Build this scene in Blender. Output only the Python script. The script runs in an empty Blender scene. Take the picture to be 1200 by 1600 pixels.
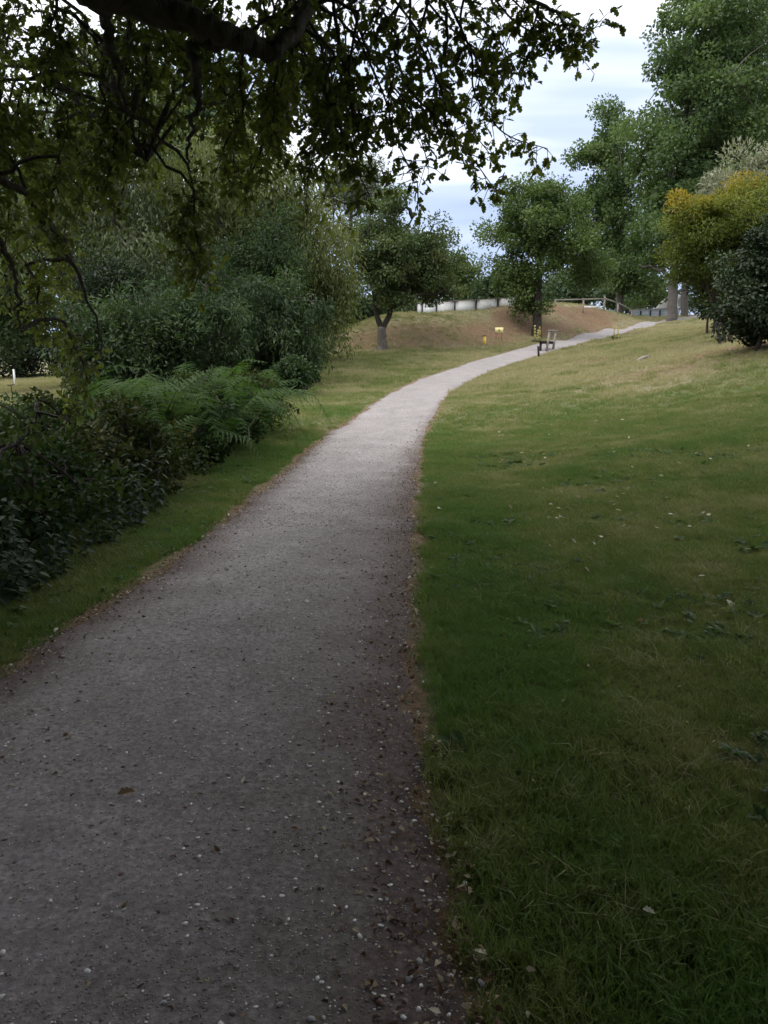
import bpy, math, random
import numpy as np
from mathutils import Vector, Matrix

R = math.radians
rng = np.random.default_rng(7)
random.seed(7)
scene = bpy.context.scene
COL = scene.collection

# ------------------------------------------------------------------ camera
CAM_H, PITCH, F = 1.55, R(-12.0), 1200.0          # F in pixels of the 1200x1600 photograph
cam_d = bpy.data.cameras.new('camera')
cam_d.sensor_fit = 'VERTICAL'; cam_d.sensor_height = 36.0; cam_d.lens = 27.0
cam_d.clip_start = 0.05; cam_d.clip_end = 3000
cam = bpy.data.objects.new('camera', cam_d); COL.objects.link(cam)
cam.location = (0, 0, CAM_H); cam.rotation_euler = (R(90) + PITCH, 0, 0)
scene.camera = cam

# ------------------------------------------------------------------ world / sun / exposure
SUN_EL, SUN_AZ = R(52), R(250)
world = bpy.data.worlds.new('World'); scene.world = world; world.use_nodes = True
nt = world.node_tree; nt.nodes.clear()
def N(t, kind, **kw):
    n = t.nodes.new(kind)
    for k, v in kw.items(): setattr(n, k, v)
    return n
def L(t, a, b): t.links.new(a, b)
out = N(nt, 'ShaderNodeOutputWorld'); bg = N(nt, 'ShaderNodeBackground')
bg.inputs[1].default_value = 0.10
sky = N(nt, 'ShaderNodeTexSky', sky_type='NISHITA', sun_disc=False, sun_elevation=SUN_EL, sun_rotation=SUN_AZ)
tc = N(nt, 'ShaderNodeTexCoord'); sep = N(nt, 'ShaderNodeSeparateXYZ'); L(nt, tc.outputs['Generated'], sep.inputs[0])
zc = N(nt, 'ShaderNodeMath', operation='MAXIMUM'); zc.inputs[1].default_value = 0.0; L(nt, sep.outputs[2], zc.inputs[0])
za = N(nt, 'ShaderNodeMath', operation='ADD'); za.inputs[1].default_value = 0.12; L(nt, zc.outputs[0], za.inputs[0])
dx = N(nt, 'ShaderNodeMath', operation='DIVIDE'); L(nt, sep.outputs[0], dx.inputs[0]); L(nt, za.outputs[0], dx.inputs[1])
dy = N(nt, 'ShaderNodeMath', operation='DIVIDE'); L(nt, sep.outputs[1], dy.inputs[0]); L(nt, za.outputs[0], dy.inputs[1])
cmb = N(nt, 'ShaderNodeCombineXYZ'); L(nt, dx.outputs[0], cmb.inputs[0]); L(nt, dy.outputs[0], cmb.inputs[1])
mp = N(nt, 'ShaderNodeMapping'); mp.inputs['Location'].default_value = (3.1, 0.4, 0); mp.inputs['Scale'].default_value = (0.32, 0.75, 1)
L(nt, cmb.outputs[0], mp.inputs[0])
nz = N(nt, 'ShaderNodeTexNoise'); nz.inputs['Scale'].default_value = 1.25; nz.inputs['Detail'].default_value = 5; nz.inputs['Roughness'].default_value = 0.5
L(nt, mp.outputs[0], nz.inputs['Vector'])
# overcast: brighter overhead than at the horizon, everywhere round the compass
el = N(nt, 'ShaderNodeMapRange'); el.inputs[1].default_value = 0.05; el.inputs[2].default_value = 0.47; el.inputs[3].default_value = -0.33; el.inputs[4].default_value = 0.55
L(nt, sep.outputs[2], el.inputs[0])
sm = N(nt, 'ShaderNodeMath', operation='ADD'); nzc = N(nt, 'ShaderNodeMapRange', clamp=False); nzc.inputs[1].default_value = 0.3; nzc.inputs[2].default_value = 0.7; nzc.inputs[3].default_value = 0.18; nzc.inputs[4].default_value = 0.82; L(nt, nz.outputs['Fac'], nzc.inputs[0]); L(nt, nzc.outputs[0], sm.inputs[0]); L(nt, el.outputs[0], sm.inputs[1])
cr = N(nt, 'ShaderNodeValToRGB'); e = cr.color_ramp.elements
e[0].position = 0.25; e[0].color = (4.2, 5.2, 7.4, 1); e[1].position = 0.95; e[1].color = (17.0, 17.2, 17.6, 1)
m = cr.color_ramp.elements.new(0.48); m.color = (5.6, 6.5, 8.6, 1)
m = cr.color_ramp.elements.new(0.62); m.color = (8.8, 9.3, 10.4, 1)
m = cr.color_ramp.elements.new(0.78); m.color = (12.0, 12.3, 12.8, 1)
L(nt, sm.outputs[0], cr.inputs[0])
mx = N(nt, 'ShaderNodeMix', data_type='RGBA'); mx.inputs[0].default_value = 0.88
L(nt, sky.outputs[0], mx.inputs[6]); L(nt, cr.outputs[0], mx.inputs[7])
L(nt, mx.outputs[2], bg.inputs[0]); L(nt, bg.outputs[0], out.inputs[0])

sun_d = bpy.data.lights.new('sun', 'SUN'); sun_d.energy = 1.5; sun_d.angle = R(30); sun_d.color = (1.0, 0.95, 0.88)
sun = bpy.data.objects.new('sun', sun_d); COL.objects.link(sun)
sv = Vector((math.sin(SUN_AZ) * math.cos(SUN_EL), math.cos(SUN_AZ) * math.cos(SUN_EL), math.sin(SUN_EL)))
sun.rotation_euler = (-sv).to_track_quat('-Z', 'Y').to_euler(); sun.location = sv * 50

vs = scene.view_settings
vs.view_transform = 'Standard'; vs.look = 'None'; vs.gamma = 1.0; vs.use_curve_mapping = False
vs.exposure = 0.55
scene.render.engine = 'CYCLES'
cy = scene.cycles
cy.use_denoising = True; cy.max_bounces = 6; cy.diffuse_bounces = 4; cy.transmission_bounces = 4; cy.glossy_bounces = 2
cy.use_adaptive_sampling = True; cy.adaptive_threshold = 0.02

# ------------------------------------------------------------------ photograph pixel -> direction, and noise
FW = np.array((0, math.cos(PITCH), math.sin(PITCH))); UP = np.array((0, -math.sin(PITCH), math.cos(PITCH)))
CAMP = np.array((0, 0, CAM_H))
def ray(u, v):
    return np.array((1., 0, 0)) * (u - 600) + UP * (800 - v) + FW * F
def P(u, v, d):
    r = ray(u, v); return CAMP + r * (d / r[1])
def project(p):
    q = np.asarray(p) - CAMP
    z = q @ FW; z = np.where(np.abs(z) < 1e-3, 1e-3, z)
    return 600 + F * q[..., 0] / z, 800 - F * (q @ UP) / z, z

def _h(i, j, s):
    n = (i * 374761393 + j * 668265263 + s * 974711) & 0x7fffffff
    n = ((n ^ (n >> 13)) * 1274126177) & 0x7fffffff
    return ((n ^ (n >> 16)) & 0xffff) / 65535.0
def vnoise(x, y, s=0):
    x = np.asarray(x, float); y = np.asarray(y, float)
    i = np.floor(x).astype(np.int64); j = np.floor(y).astype(np.int64)
    fx = x - i; fy = y - j; fx = fx * fx * (3 - 2 * fx); fy = fy * fy * (3 - 2 * fy)
    a = _h(i, j, s); b = _h(i + 1, j, s); c = _h(i, j + 1, s); d = _h(i + 1, j + 1, s)
    return (a * (1 - fx) + b * fx) * (1 - fy) + (c * (1 - fx) + d * fx) * fy
def fnoise(x, y, s=0, o=3):
    r = 0; a = 0.5; t = 0
    for k in range(o):
        r = r + a * vnoise(x * 2 ** k, y * 2 ** k, s + 17 * k); t += a; a *= 0.5
    return r / t
def sstep(a, b, x):
    t = np.clip((np.asarray(x, float) - a) / (b - a), 0, 1); return t * t * (3 - 2 * t)

# ------------------------------------------------------------------ terrain: heights from the path and what stands on it
def d_of_v(v):
    if v >= 700:
        r = ray(600, v); return CAM_H / (-(r[2] / r[1]) - 0.0167)
    return float(np.interp(v, [488, 499, 514, 533, 551, 578, 608, 640, 700], [80, 68, 56, 46, 40.5, 33, 26, 19.3, d_of_v(700.01)]))
LE = [(-650, 1600), (-60, 1100), (200, 920), (345, 815), (440, 735), (510, 680), (562, 645), (625, 606), (700, 578), (790, 550), (860, 532), (960, 514), (1040, 499)]
RE = [(740, 1600), (664, 1100), (656, 920), (654, 815), (658, 735), (668, 680), (684, 643), (712, 610), (775, 578), (860, 551), (925, 533), (1000, 514), (1062, 501)]
PL = [P(u, v, d_of_v(v)) for u, v in LE]; PR = [P(u, v, d_of_v(v)) for u, v in RE]
PL = [np.array((-2.0, -9, .15)), np.array((-1.9, -3, .05))] + PL + [P(1100, 492, 78)]
PR = [np.array((0.15, -9, .15)), np.array((0.2, -3, .05))] + PR + [P(1115, 495, 75)]
ctrl = [a + (b_ - a) * f for E_ in (PL, PR) for a, b_ in zip(E_[:-1], E_[1:]) for f in (0, .33, .67)] + [PL[-1], PR[-1]]
ctrl += [P(*a) for a in [
    # lawn left of the path and the field beyond the hedge
    (480, 612, 25.5), (540, 590, 30), (480, 565, 37), (600, 575, 34), (640, 560, 38), (700, 556, 39),
    (40, 592, 60), (30, 650, 22), (200, 600, 40), (300, 600, 30), (120, 720, 12), (-200, 620, 40), (-300, 700, 18), (-300, 600, 70),
    # foot of the bank, its crest and the ground behind it
    (500, 543, 43), (560, 547, 42), (597, 546, 42), (680, 543, 43), (757, 539, 44), (800, 533, 46), (840, 526, 49), (920, 511, 58), (985, 499, 67),
    (520, 531, 44.3), (540, 520, 45), (565, 506, 46), (595, 497, 46.6), (660, 491, 47.6), (735, 487, 49), (805, 482, 51), (880, 480, 56), (930, 483, 61),
    (595, 495, 48.5), (660, 491, 49.5), (735, 487, 51), (805, 482, 53), (880, 479, 58), (930, 482, 63),
    (595, 502, 53), (660, 492, 53), (735, 487, 55), (805, 482, 57), (565, 512, 50), (540, 524, 49),
    (560, 514, 58), (660, 494, 60), (735, 488, 62), (800, 482, 64), (930, 483, 70),
    # slope to the right of the path
    (900, 562, 31), (1000, 560, 28), (1180, 541, 21.5), (1130, 503, 42), (1085, 499, 60), (1000, 640, 16.5), (1200, 700, 10.3), (1200, 1000, 4.25),
    (1000, 1000, 4.4), (900, 760, 9.3), (975, 536, 41), (1010, 519, 52), (1300, 520, 24), (1400, 600, 14), (1010, 496, 74), (1200, 496, 55)]]
ctrl += [np.array(a, float) for a in [(3, -8, .3), (8, -6, .7), (-5, -6, .1), (-9, -4, 0), (12, 2, 1.0), (3, 1, .02), (-5, 3, -.1), (-5, 9, -.25), (-8, 14, -.35), (-4, 17, -.1),
    (-40, 20, -.9), (-50, 60, -.9), (-20, 85, .3), (10, 90, 3.2), (40, 85, 4.2), (45, 50, 4.6), (40, 20, 4.0), (35, -10, 2.5), (-30, -15, -.3), (0, -25, .6)]]
C = np.array(ctrl)
def _phi(r2): return np.where(r2 > 1e-9, 0.5 * r2 * np.log(np.maximum(r2, 1e-9)), 0)
_n = len(C)
A = np.zeros((_n + 3, _n + 3)); D2 = ((C[:, None, :2] - C[None, :, :2]) ** 2).sum(-1)
A[:_n, :_n] = _phi(D2) + np.eye(_n) * 0.4
A[:_n, _n] = 1; A[:_n, _n + 1:] = C[:, :2]; A[_n, :_n] = 1; A[_n + 1:, :_n] = C[:, :2].T
W = np.linalg.solve(A, np.concatenate([C[:, 2], np.zeros(3)]))
def H(x, y):
    x = np.asarray(x, float); y = np.asarray(y, float); sh = x.shape; xf = x.ravel(); yf = y.ravel()
    o = np.empty(len(xf))
    for k in range(0, len(xf), 20000):
        xx = xf[k:k + 20000]; yy = yf[k:k + 20000]
        r2 = (xx[:, None] - C[None, :, 0]) ** 2 + (yy[:, None] - C[None, :, 1]) ** 2
        o[k:k + 20000] = _phi(r2) @ W[:_n] + W[_n] + W[_n + 1] * xx + W[_n + 2] * yy
    rr = np.hypot(xf - 3, yf - 38); w = 1 - sstep(50, 85, rr)
    o = o * w + (1 - w) * np.where(xf > 0, 1.6, 0.2) + 0.03 * (vnoise(xf * .7, yf * .7, 3) - .5) * 2
    return o.reshape(sh)
_T = np.concatenate([np.linspace(1.2, 30, 900), np.linspace(30.1, 140, 1200)])
def G(u, v):
    """where the ray through a photograph pixel meets the ground"""
    r = ray(u, v); r = r / r[1]
    p = CAMP[None] + r[None] * _T[:, None]
    b = np.nonzero(p[:, 2] < H(p[:, 0], p[:, 1]))[0]
    return p[b[0]] if len(b) else p[-1]
def GA(u, d):
    """ground point at distance d in the direction of photograph column u"""
    z = 0.5
    for _ in range(4):
        x = (u - 600) / F * (d * math.cos(PITCH) + (z - CAM_H) * math.sin(PITCH)); z = float(H(np.array([x]), np.array([d]))[0])
    return np.array((x, d, z))

# ------------------------------------------------------------------ mesh helpers
def mk_mesh(name, V, polys, mat=None, attrs=None, smooth=False):
    me = bpy.data.meshes.new(name)
    V = np.asarray(V, np.float32)
    polys = [np.asarray(p, np.int32) for p in (polys if isinstance(polys, list) else [polys]) if len(p)]
    me.vertices.add(len(V)); me.vertices.foreach_set('co', V.ravel())
    if polys:
        loops = np.concatenate([p.ravel() for p in polys])
        tot = np.concatenate([np.full(len(p), p.shape[1], np.int32) for p in polys])
        st = np.concatenate([[0], np.cumsum(tot)[:-1]]).astype(np.int32)
        me.loops.add(len(loops)); me.loops.foreach_set('vertex_index', loops)
        me.polygons.add(len(tot)); me.polygons.foreach_set('loop_start', st); me.polygons.foreach_set('loop_total', tot)
        if smooth: me.polygons.foreach_set('use_smooth', np.ones(len(tot), bool))
    for k, a in (attrs or {}).items():
        a = np.asarray(a)
        if a.ndim == 1:
            at = me.attributes.new(k, 'FLOAT', 'POINT'); at.data.foreach_set('value', a.astype(np.float32))
        else:
            at = me.attributes.new(k, 'FLOAT_VECTOR', 'POINT'); at.data.foreach_set('vector', a.astype(np.float32).ravel())
    me.update(calc_edges=True)
    if mat: me.materials.append(mat)
    return me
class MB:
    """collects shapes in world coordinates, builds ONE mesh object"""
    def __init__(s): s.V = []; s.Q = []; s.T = []; s.n = 0
    def add(s, V, Q=(), T=()):
        V = np.asarray(V, float); s.V.append(V)
        if len(Q): s.Q.append(np.asarray(Q, int) + s.n)
        if len(T): s.T.append(np.asarray(T, int) + s.n)
        s.n += len(V); return s
    def tube(s, pts, rad, k=6, cap=True, rough=0):
        pts = np.asarray(pts, float); n = len(pts); rad = np.broadcast_to(np.asarray(rad, float), (n,))
        t = np.gradient(pts, axis=0); t /= np.linalg.norm(t, axis=1, keepdims=True) + 1e-9
        ref = np.where(np.abs(t[:, 2:3]) < .9, np.array([[0, 0, 1.]]), np.array([[1., 0, 0]]))
        if np.abs(t[0, 2]) >= .9: ref = np.tile([[1., 0, 0]], (n, 1))
        elif np.all(np.abs(t[:, 2]) < .95): ref = np.tile([[0, 0, 1.]], (n, 1))
        else: ref = np.tile([[.6, .8, 0.]], (n, 1))
        a = np.cross(t, ref); a /= np.linalg.norm(a, axis=1, keepdims=True) + 1e-9; b = np.cross(t, a)
        th = np.arange(k) / k * 2 * math.pi
        rr = rad[:, None] * (1 + rough * (rng.random((n, k)) - .5))
        V = pts[:, None] + rr[..., None] * (np.cos(th)[None, :, None] * a[:, None] + np.sin(th)[None, :, None] * b[:, None])
        i = np.arange(n - 1)[:, None] * k; j = np.arange(k)[None]; jn = (j + 1) % k
        Q = np.stack([i + j, i + jn, i + k + jn, i + k + j], -1).reshape(-1, 4)
        V = V.reshape(-1, 3); T = []
        if cap:
            V = np.vstack([V, pts[0], pts[-1]]); c0 = n * k; c1 = c0 + 1; jj = np.arange(k); jn2 = (jj + 1) % k
            T = np.vstack([np.stack([jn2, jj, np.full(k, c0)], 1), np.stack([(n - 1) * k + jj, (n - 1) * k + jn2, np.full(k, c1)], 1)])
        return s.add(V, Q, T)
    def box(s, c, size, ax=None, bev=0):
        """a box with chamfered long edges; ax = 3x3 rows of local axes"""
        ax = np.eye(3) if ax is None else np.asarray(ax, float)
        hx, hy, hz = np.asarray(size, float) / 2; bv = bev or min(hx, hy, hz) * .18
        prof = [(-hx + bv, -hy), (hx - bv, -hy), (hx, -hy + bv), (hx, hy - bv), (hx - bv, hy), (-hx + bv, hy), (-hx, hy - bv), (-hx, -hy + bv)]
        V = [(x, y, -hz) for x, y in prof] + [(x, y, hz) for x, y in prof]
        V = np.array(V) @ ax + np.asarray(c, float)
        V = np.vstack([V, V[:8].mean(0), V[8:].mean(0)])
        Q = [(i, (i + 1) % 8, 8 + (i + 1) % 8, 8 + i) for i in range(8)]
        T = [((i + 1) % 8, i, 16) for i in range(8)] + [(8 + i, 8 + (i + 1) % 8, 17) for i in range(8)]
        return s.add(V, Q, T)
    def bar(s, a, b, w, h, up=(0, 0, 1)):
        a = np.asarray(a, float); b = np.asarray(b, float); z = b - a; ln = np.linalg.norm(z); z /= ln
        x = np.cross(up, z); x = x / (np.linalg.norm(x) + 1e-9)
        if np.linalg.norm(np.cross(up, z)) < 1e-4: x = np.array((1., 0, 0))
        y = np.cross(z, x)
        return s.box((a + b) / 2, (w, h, ln), np.stack([x, y, z]))
    def mesh(s, name, mat, smooth=False, attrs=None):
        polys = []
        if s.Q: polys.append(np.concatenate(s.Q))
        if s.T: polys.append(np.concatenate(s.T))
        return mk_mesh(name, np.concatenate(s.V), polys, mat, attrs, smooth)
def link(name, me, parent=None):
    o = bpy.data.objects.new(name, me); COL.objects.link(o)
    if parent is not None:
        o.parent = parent; q = parent; off = Vector((0, 0, 0))
        while q is not None: off -= q.location; q = q.parent
        o.location = off
    return o
def thing(name, label, cat, loc, group=None):
    o = bpy.data.objects.new(name, None); COL.objects.link(o); o.location = Vector([float(x) for x in loc]); o.empty_display_size = .2
    return tag(o, label, cat, group)
def tag(o, label, cat, group=None, kind=None):
    if label: o['label'] = label
    if cat: o['category'] = cat
    if group: o['group'] = group
    if kind: o['kind'] = kind
    return o
def unit(a): return a / (np.linalg.norm(a, axis=-1, keepdims=True) + 1e-9)

# ------------------------------------------------------------------ materials
def new_mat(name):
    m = bpy.data.materials.new(name); m.use_nodes = True; t = m.node_tree; t.nodes.clear()
    o = N(t, 'ShaderNodeOutputMaterial'); b = N(t, 'ShaderNodeBsdfPrincipled'); L(t, b.outputs[0], o.inputs[0])
    b.inputs['Roughness'].default_value = .8; b.inputs['Specular IOR Level'].default_value = .25
    return m, t, b, o
def ramp(t, stops, fac):
    c = N(t, 'ShaderNodeValToRGB'); e = c.color_ramp.elements
    e[0].position = stops[0][0]; e[0].color = (*stops[0][1], 1); e[1].position = stops[-1][0]; e[1].color = (*stops[-1][1], 1)
    for p, q in stops[1:-1]:
        x = c.color_ramp.elements.new(p); x.color = (*q, 1)
    if fac is not None: L(t, fac, c.inputs[0])
    return c.outputs[0]
def attr(t, name, kind='GEOMETRY'):
    a = N(t, 'ShaderNodeAttribute', attribute_name=name, attribute_type=kind); return a.outputs['Fac']
def noise(t, scale, detail=4, rough=.55, vec=None, dist=0):
    n = N(t, 'ShaderNodeTexNoise'); n.inputs['Scale'].default_value = scale; n.inputs['Detail'].default_value = detail; n.inputs['Roughness'].default_value = rough
    n.inputs['Distortion'].default_value = dist
    if vec is None:
        g = N(t, 'ShaderNodeNewGeometry'); vec = g.outputs['Position']
    L(t, vec, n.inputs['Vector']); return n.outputs['Fac']
def mixc(t, f, a, b, blend='MIX'):
    x = N(t, 'ShaderNodeMix', data_type='RGBA', blend_type=blend)
    for s, v in ((0, f), (6, a), (7, b)):
        if hasattr(v, 'is_output') or hasattr(v, 'links'): L(t, v, x.inputs[s])
        elif s == 0: x.inputs[0].default_value = v
        else: x.inputs[s].default_value = (*v, 1)
    return x.outputs[2]
def bump(t, h, b, strength=.5, dist=.01):
    n = N(t, 'ShaderNodeBump'); n.inputs['Strength'].default_value = strength; n.inputs['Distance'].default_value = dist
    L(t, h, n.inputs['Height']); L(t, n.outputs[0], b.inputs['Normal'])
def leaf_mat(name, c0, c1, c2, trans=.3, kind='GEOMETRY', rough=.55, spec=.3):
    m, t, b, o = new_mat(name)
    col = ramp(t, [(0, c0), (.5, c1), (1, c2)], attr(t, 'tint', kind))
    L(t, col, b.inputs['Base Color']); b.inputs['Roughness'].default_value = rough; b.inputs['Specular IOR Level'].default_value = spec
    tr = N(t, 'ShaderNodeBsdfTranslucent'); x = N(t, 'ShaderNodeMixShader'); x.inputs[0].default_value = trans
    tcol = mixc(t, 1.0, col, (1.25, 1.35, .7), 'MULTIPLY'); L(t, tcol, tr.inputs[0])
    L(t, b.outputs[0], x.inputs[1]); L(t, tr.outputs[0], x.inputs[2]); L(t, x.outputs[0], o.inputs[0])
    return m
def solid(name, c, rough=.7, var=.25, scale=8, b_=.3, bscale=40, metal=0):
    m, t, b, o = new_mat(name)
    n = noise(t, scale, 5)
    col = ramp(t, [(.25, tuple(x * (1 - var) for x in c)), (.75, tuple(min(1, x * (1 + var)) for x in c))], n)
    L(t, col, b.inputs['Base Color']); b.inputs['Roughness'].default_value = rough; b.inputs['Metallic'].default_value = metal
    bump(t, noise(t, bscale, 4), b, b_, .01); return m
def bark_mat(name, c, dark=.35):
    m, t, b, o = new_mat(name)
    g = N(t, 'ShaderNodeNewGeometry'); mpn = N(t, 'ShaderNodeMapping'); mpn.inputs['Scale'].default_value = (9, 9, 1.6); L(t, g.outputs['Position'], mpn.inputs[0])
    n = noise(t, 2.2, 6, .65, mpn.outputs[0], .6)
    col = ramp(t, [(.3, tuple(x * dark for x in c)), (.52, c), (.8, tuple(x * 1.35 for x in c))], n)
    L(t, col, b.inputs['Base Color']); bump(t, n, b, .9, .04); b.inputs['Roughness'].default_value = .92; return m

M = {}
# ground: green / dry / bare soil mixed by zones that belong to the place (worn, sun-dried, mown)
m, t, b, o = new_mat('turf'); M['turf'] = m
n1 = noise(t, 1.6, 6, .6); n2 = noise(t, 14, 5, .65); n3 = noise(t, 90, 3, .6)
green = ramp(t, [(.3, (.036, .056, .015)), (.5, (.075, .100, .028)), (.7, (.125, .14, .046))], n2)
dryc = ramp(t, [(.3, (.13, .105, .060)), (.55, (.22, .19, .115)), (.75, (.31, .275, .18))], n2)
soil = ramp(t, [(.3, (.075, .050, .034)), (.55, (.180, .112, .066)), (.78, (.30, .215, .135))], n2)
addn = N(t, 'ShaderNodeMath', operation='MULTIPLY_ADD'); L(t, n1, addn.inputs[0]); addn.inputs[1].default_value = .9; L(t, attr(t, 'dry'), addn.inputs[2])
fd = N(t, 'ShaderNodeMapRange'); L(t, addn.outputs[0], fd.inputs[0]); fd.inputs[1].default_value = .55; fd.inputs[2].default_value = 1.15
addb = N(t, 'ShaderNodeMath', operation='MULTIPLY_ADD'); L(t, n2, addb.inputs[0]); addb.inputs[1].default_value = .8; L(t, attr(t, 'bare'), addb.inputs[2])
fb = N(t, 'ShaderNodeMapRange'); L(t, addb.outputs[0], fb.inputs[0]); fb.inputs[1].default_value = .75; fb.inputs[2].default_value = 1.15
c = mixc(t, fd.outputs[0], green, dryc); c = mixc(t, fb.outputs[0], c, soil)
c = mixc(t, .5, c, ramp(t, [(.3, (.45, .45, .45)), (.7, (1.3, 1.3, 1.3))], n3), 'MULTIPLY')
L(t, c, b.inputs['Base Color']); bump(t, n3, b, .7, .02); b.inputs['Roughness'].default_value = .95
# gravel path
m, t, b, o = new_mat('gravel'); M['gravel'] = m
g1 = noise(t, 1.7, 6, .68); g2 = noise(t, 38, 6, .7); g3 = noise(t, 160, 3, .6)
vo = N(t, 'ShaderNodeTexVoronoi'); vo.inputs['Scale'].default_value = 75; g = N(t, 'ShaderNodeNewGeometry'); L(t, g.outputs['Position'], vo.inputs['Vector'])
base = ramp(t, [(.28, (.155, .140, .137)), (.5, (.268, .247, .242)), (.72, (.40, .375, .366))], g2)
base = mixc(t, .35, base, ramp(t, [(.1, (.45, .45, .47)), (.9, (1.35, 1.32, 1.3))], vo.outputs['Color']), 'MULTIPLY')
base = mixc(t, .55, base, ramp(t, [(.3, (.62, .61, .62)), (.7, (1.2, 1.2, 1.2))], g1), 'MULTIPLY')
duff_shade = ramp(t, [(.3, (.055, .042, .038)), (.55, (.115, .088, .080)), (.75, (.20, .165, .15))], g2)
ad = N(t, 'ShaderNodeMath', operation='MULTIPLY_ADD'); L(t, noise(t, 2.3, 7, .72), ad.inputs[0]); ad.inputs[1].default_value = .9; L(t, attr(t, 'litter'), ad.inputs[2])  # litter attribute also carries shade painted into the near path
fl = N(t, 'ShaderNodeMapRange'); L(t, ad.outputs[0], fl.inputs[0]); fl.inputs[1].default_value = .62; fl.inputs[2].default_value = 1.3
c = mixc(t, fl.outputs[0], base, duff_shade)
L(t, c, b.inputs['Base Color']); bump(t, g2, b, .6, .012); b.inputs['Roughness'].default_value = .95
M['oak_leaf'] = leaf_mat('oak_leaf', (.058, .075, .022), (.105, .125, .034), (.17, .18, .05), .52)
M['oak_mid'] = leaf_mat('oak_mid', (.040, .066, .018), (.072, .115, .032), (.125, .17, .05), .35)
M['forked'] = leaf_mat('forked_leaf', (.038, .060, .022), (.072, .105, .038), (.14, .155, .060), .35)
M['maple'] = leaf_mat('maple_leaf', (.045, .075, .030), (.085, .135, .052), (.15, .20, .08), .38)
M['willow'] = leaf_mat('willow_leaf', (.060, .085, .042), (.115, .145, .068), (.19, .205, .105), .38)
M['olive'] = leaf_mat('olive_green_leaf', (.065, .085, .030), (.13, .155, .055), (.20, .215, .085), .38)
M['greyleaf'] = leaf_mat('grey_willow_leaf', (.07, .09, .06), (.12, .145, .10), (.19, .21, .15), .3)
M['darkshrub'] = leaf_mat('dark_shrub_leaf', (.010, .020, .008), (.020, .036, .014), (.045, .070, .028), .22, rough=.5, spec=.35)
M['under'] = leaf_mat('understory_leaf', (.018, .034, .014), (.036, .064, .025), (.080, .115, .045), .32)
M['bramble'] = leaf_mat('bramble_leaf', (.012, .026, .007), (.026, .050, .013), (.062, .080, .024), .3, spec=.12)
M['brambrown'] = leaf_mat('bramble_brown_leaf', (.016, .026, .007), (.034, .046, .012), (.090, .082, .026), .28, spec=.12)
M['bramgreen'] = leaf_mat('bramble_green_leaf', (.014, .028, .009), (.030, .054, .016), (.070, .095, .030), .28, spec=.15)
M['nettle'] = leaf_mat('nettle_leaf', (.016, .034, .018), (.028, .054, .028), (.050, .080, .040), .25)
M['fern'] = leaf_mat('fern_leaf', (.016, .038, .010), (.036, .078, .018), (.080, .125, .036), .35, spec=.1)
M['silver'] = leaf_mat('silver_leaf', (.16, .175, .12), (.24, .25, .18), (.36, .36, .27), .25)
M['amber'] = leaf_mat('amber_leaf', (.032, .056, .012), (.13, .155, .028), (.52, .31, .045), .38)
M['fartree'] = leaf_mat('far_leaf', (.040, .066, .034), (.066, .10, .052), (.10, .14, .075), .3)
M['bark'] = bark_mat('oak_bark', (.075, .062, .050)); M['paleb'] = bark_mat('pale_bark', (.26, .24, .21), .5)
M['greyb'] = bark_mat('grey_bark', (.125, .112, .10), .4); M['darkb'] = bark_mat('dark_bark', (.05, .042, .036), .4)
M['drystem'] = solid('dry_stem', (.30, .25, .18), .9)

# ------------------------------------------------------------------ ground sheet
def axis(segs):
    a = [np.arange(s, e, st) for s, e, st in segs]; return np.unique(np.round(np.concatenate(a), 4))
def grow(a, b, s, f=1.25):
    r = []; x = a
    while x < b: r.append(x); x += s; s *= f
    r.append(b); return np.array(r)
gx = np.unique(np.concatenate([-grow(60, 900, 3), -np.arange(8, 60, 1.0), np.arange(-8, 14, .22), np.arange(14, 60, .8), grow(60, 900, 3)]))
gy = np.unique(np.concatenate([-grow(12, 500, 2), np.arange(-12, -2, .6), np.arange(-2, 24, .22), np.arange(24, 82, .55), grow(82, 1500, 2)]))
X, Y = np.meshgrid(gx, gy); Z = H(X, Y)
def path_offset(x, y):
    """signed distance outside the path edges along X (negative inside)"""
    s = np.linspace(0, 1, 900); pl, pr = edge_curve(PL, s), edge_curve(PR, s)
    cx = (pl + pr)[:, :2] / 2; hw = np.linalg.norm((pl - pr)[:, :2], axis=1) / 2
    x = np.asarray(x, float).ravel(); y = np.asarray(y, float).ravel(); o = np.empty(len(x))
    tang = unit(np.gradient(cx, axis=0))
    for k in range(0, len(x), 8000):
        dxx = x[k:k + 8000, None] - cx[None, :, 0]; dyy = y[k:k + 8000, None] - cx[None, :, 1]
        i = np.argmin(dxx ** 2 + dyy ** 2, 1); r = np.arange(len(i))
        tx = np.array([tang[i, 0], tang[i, 1]])
        dist = np.abs(dxx[r, i] * tx[1] - dyy[r, i] * tx[0]); full = np.hypot(dxx[r, i], dyy[r, i])
        wv = (pr - pl)[i, :2]; hwp = np.abs(wv[:, 0] * tx[1] - wv[:, 1] * tx[0]) / 2
        o[k:k + 8000] = np.maximum(dist, full * .98) - hwp
    return o
def edge_curve(Pts, s):
    Pts = np.array(Pts); n = len(Pts); t = np.asarray(s) * (n - 1); i = np.clip(t.astype(int), 0, n - 2); f = (t - i)[:, None]
    p0 = Pts[np.clip(i - 1, 0, n - 1)]; p1 = Pts[i]; p2 = Pts[i + 1]; p3 = Pts[np.clip(i + 2, 0, n - 1)]
    m1 = (p2 - p0) / 2; m2 = (p3 - p1) / 2
    return (2 * f ** 3 - 3 * f ** 2 + 1) * p1 + (f ** 3 - 2 * f ** 2 + f) * m1 + (-2 * f ** 3 + 3 * f ** 2) * p2 + (f ** 3 - f ** 2) * m2
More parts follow.
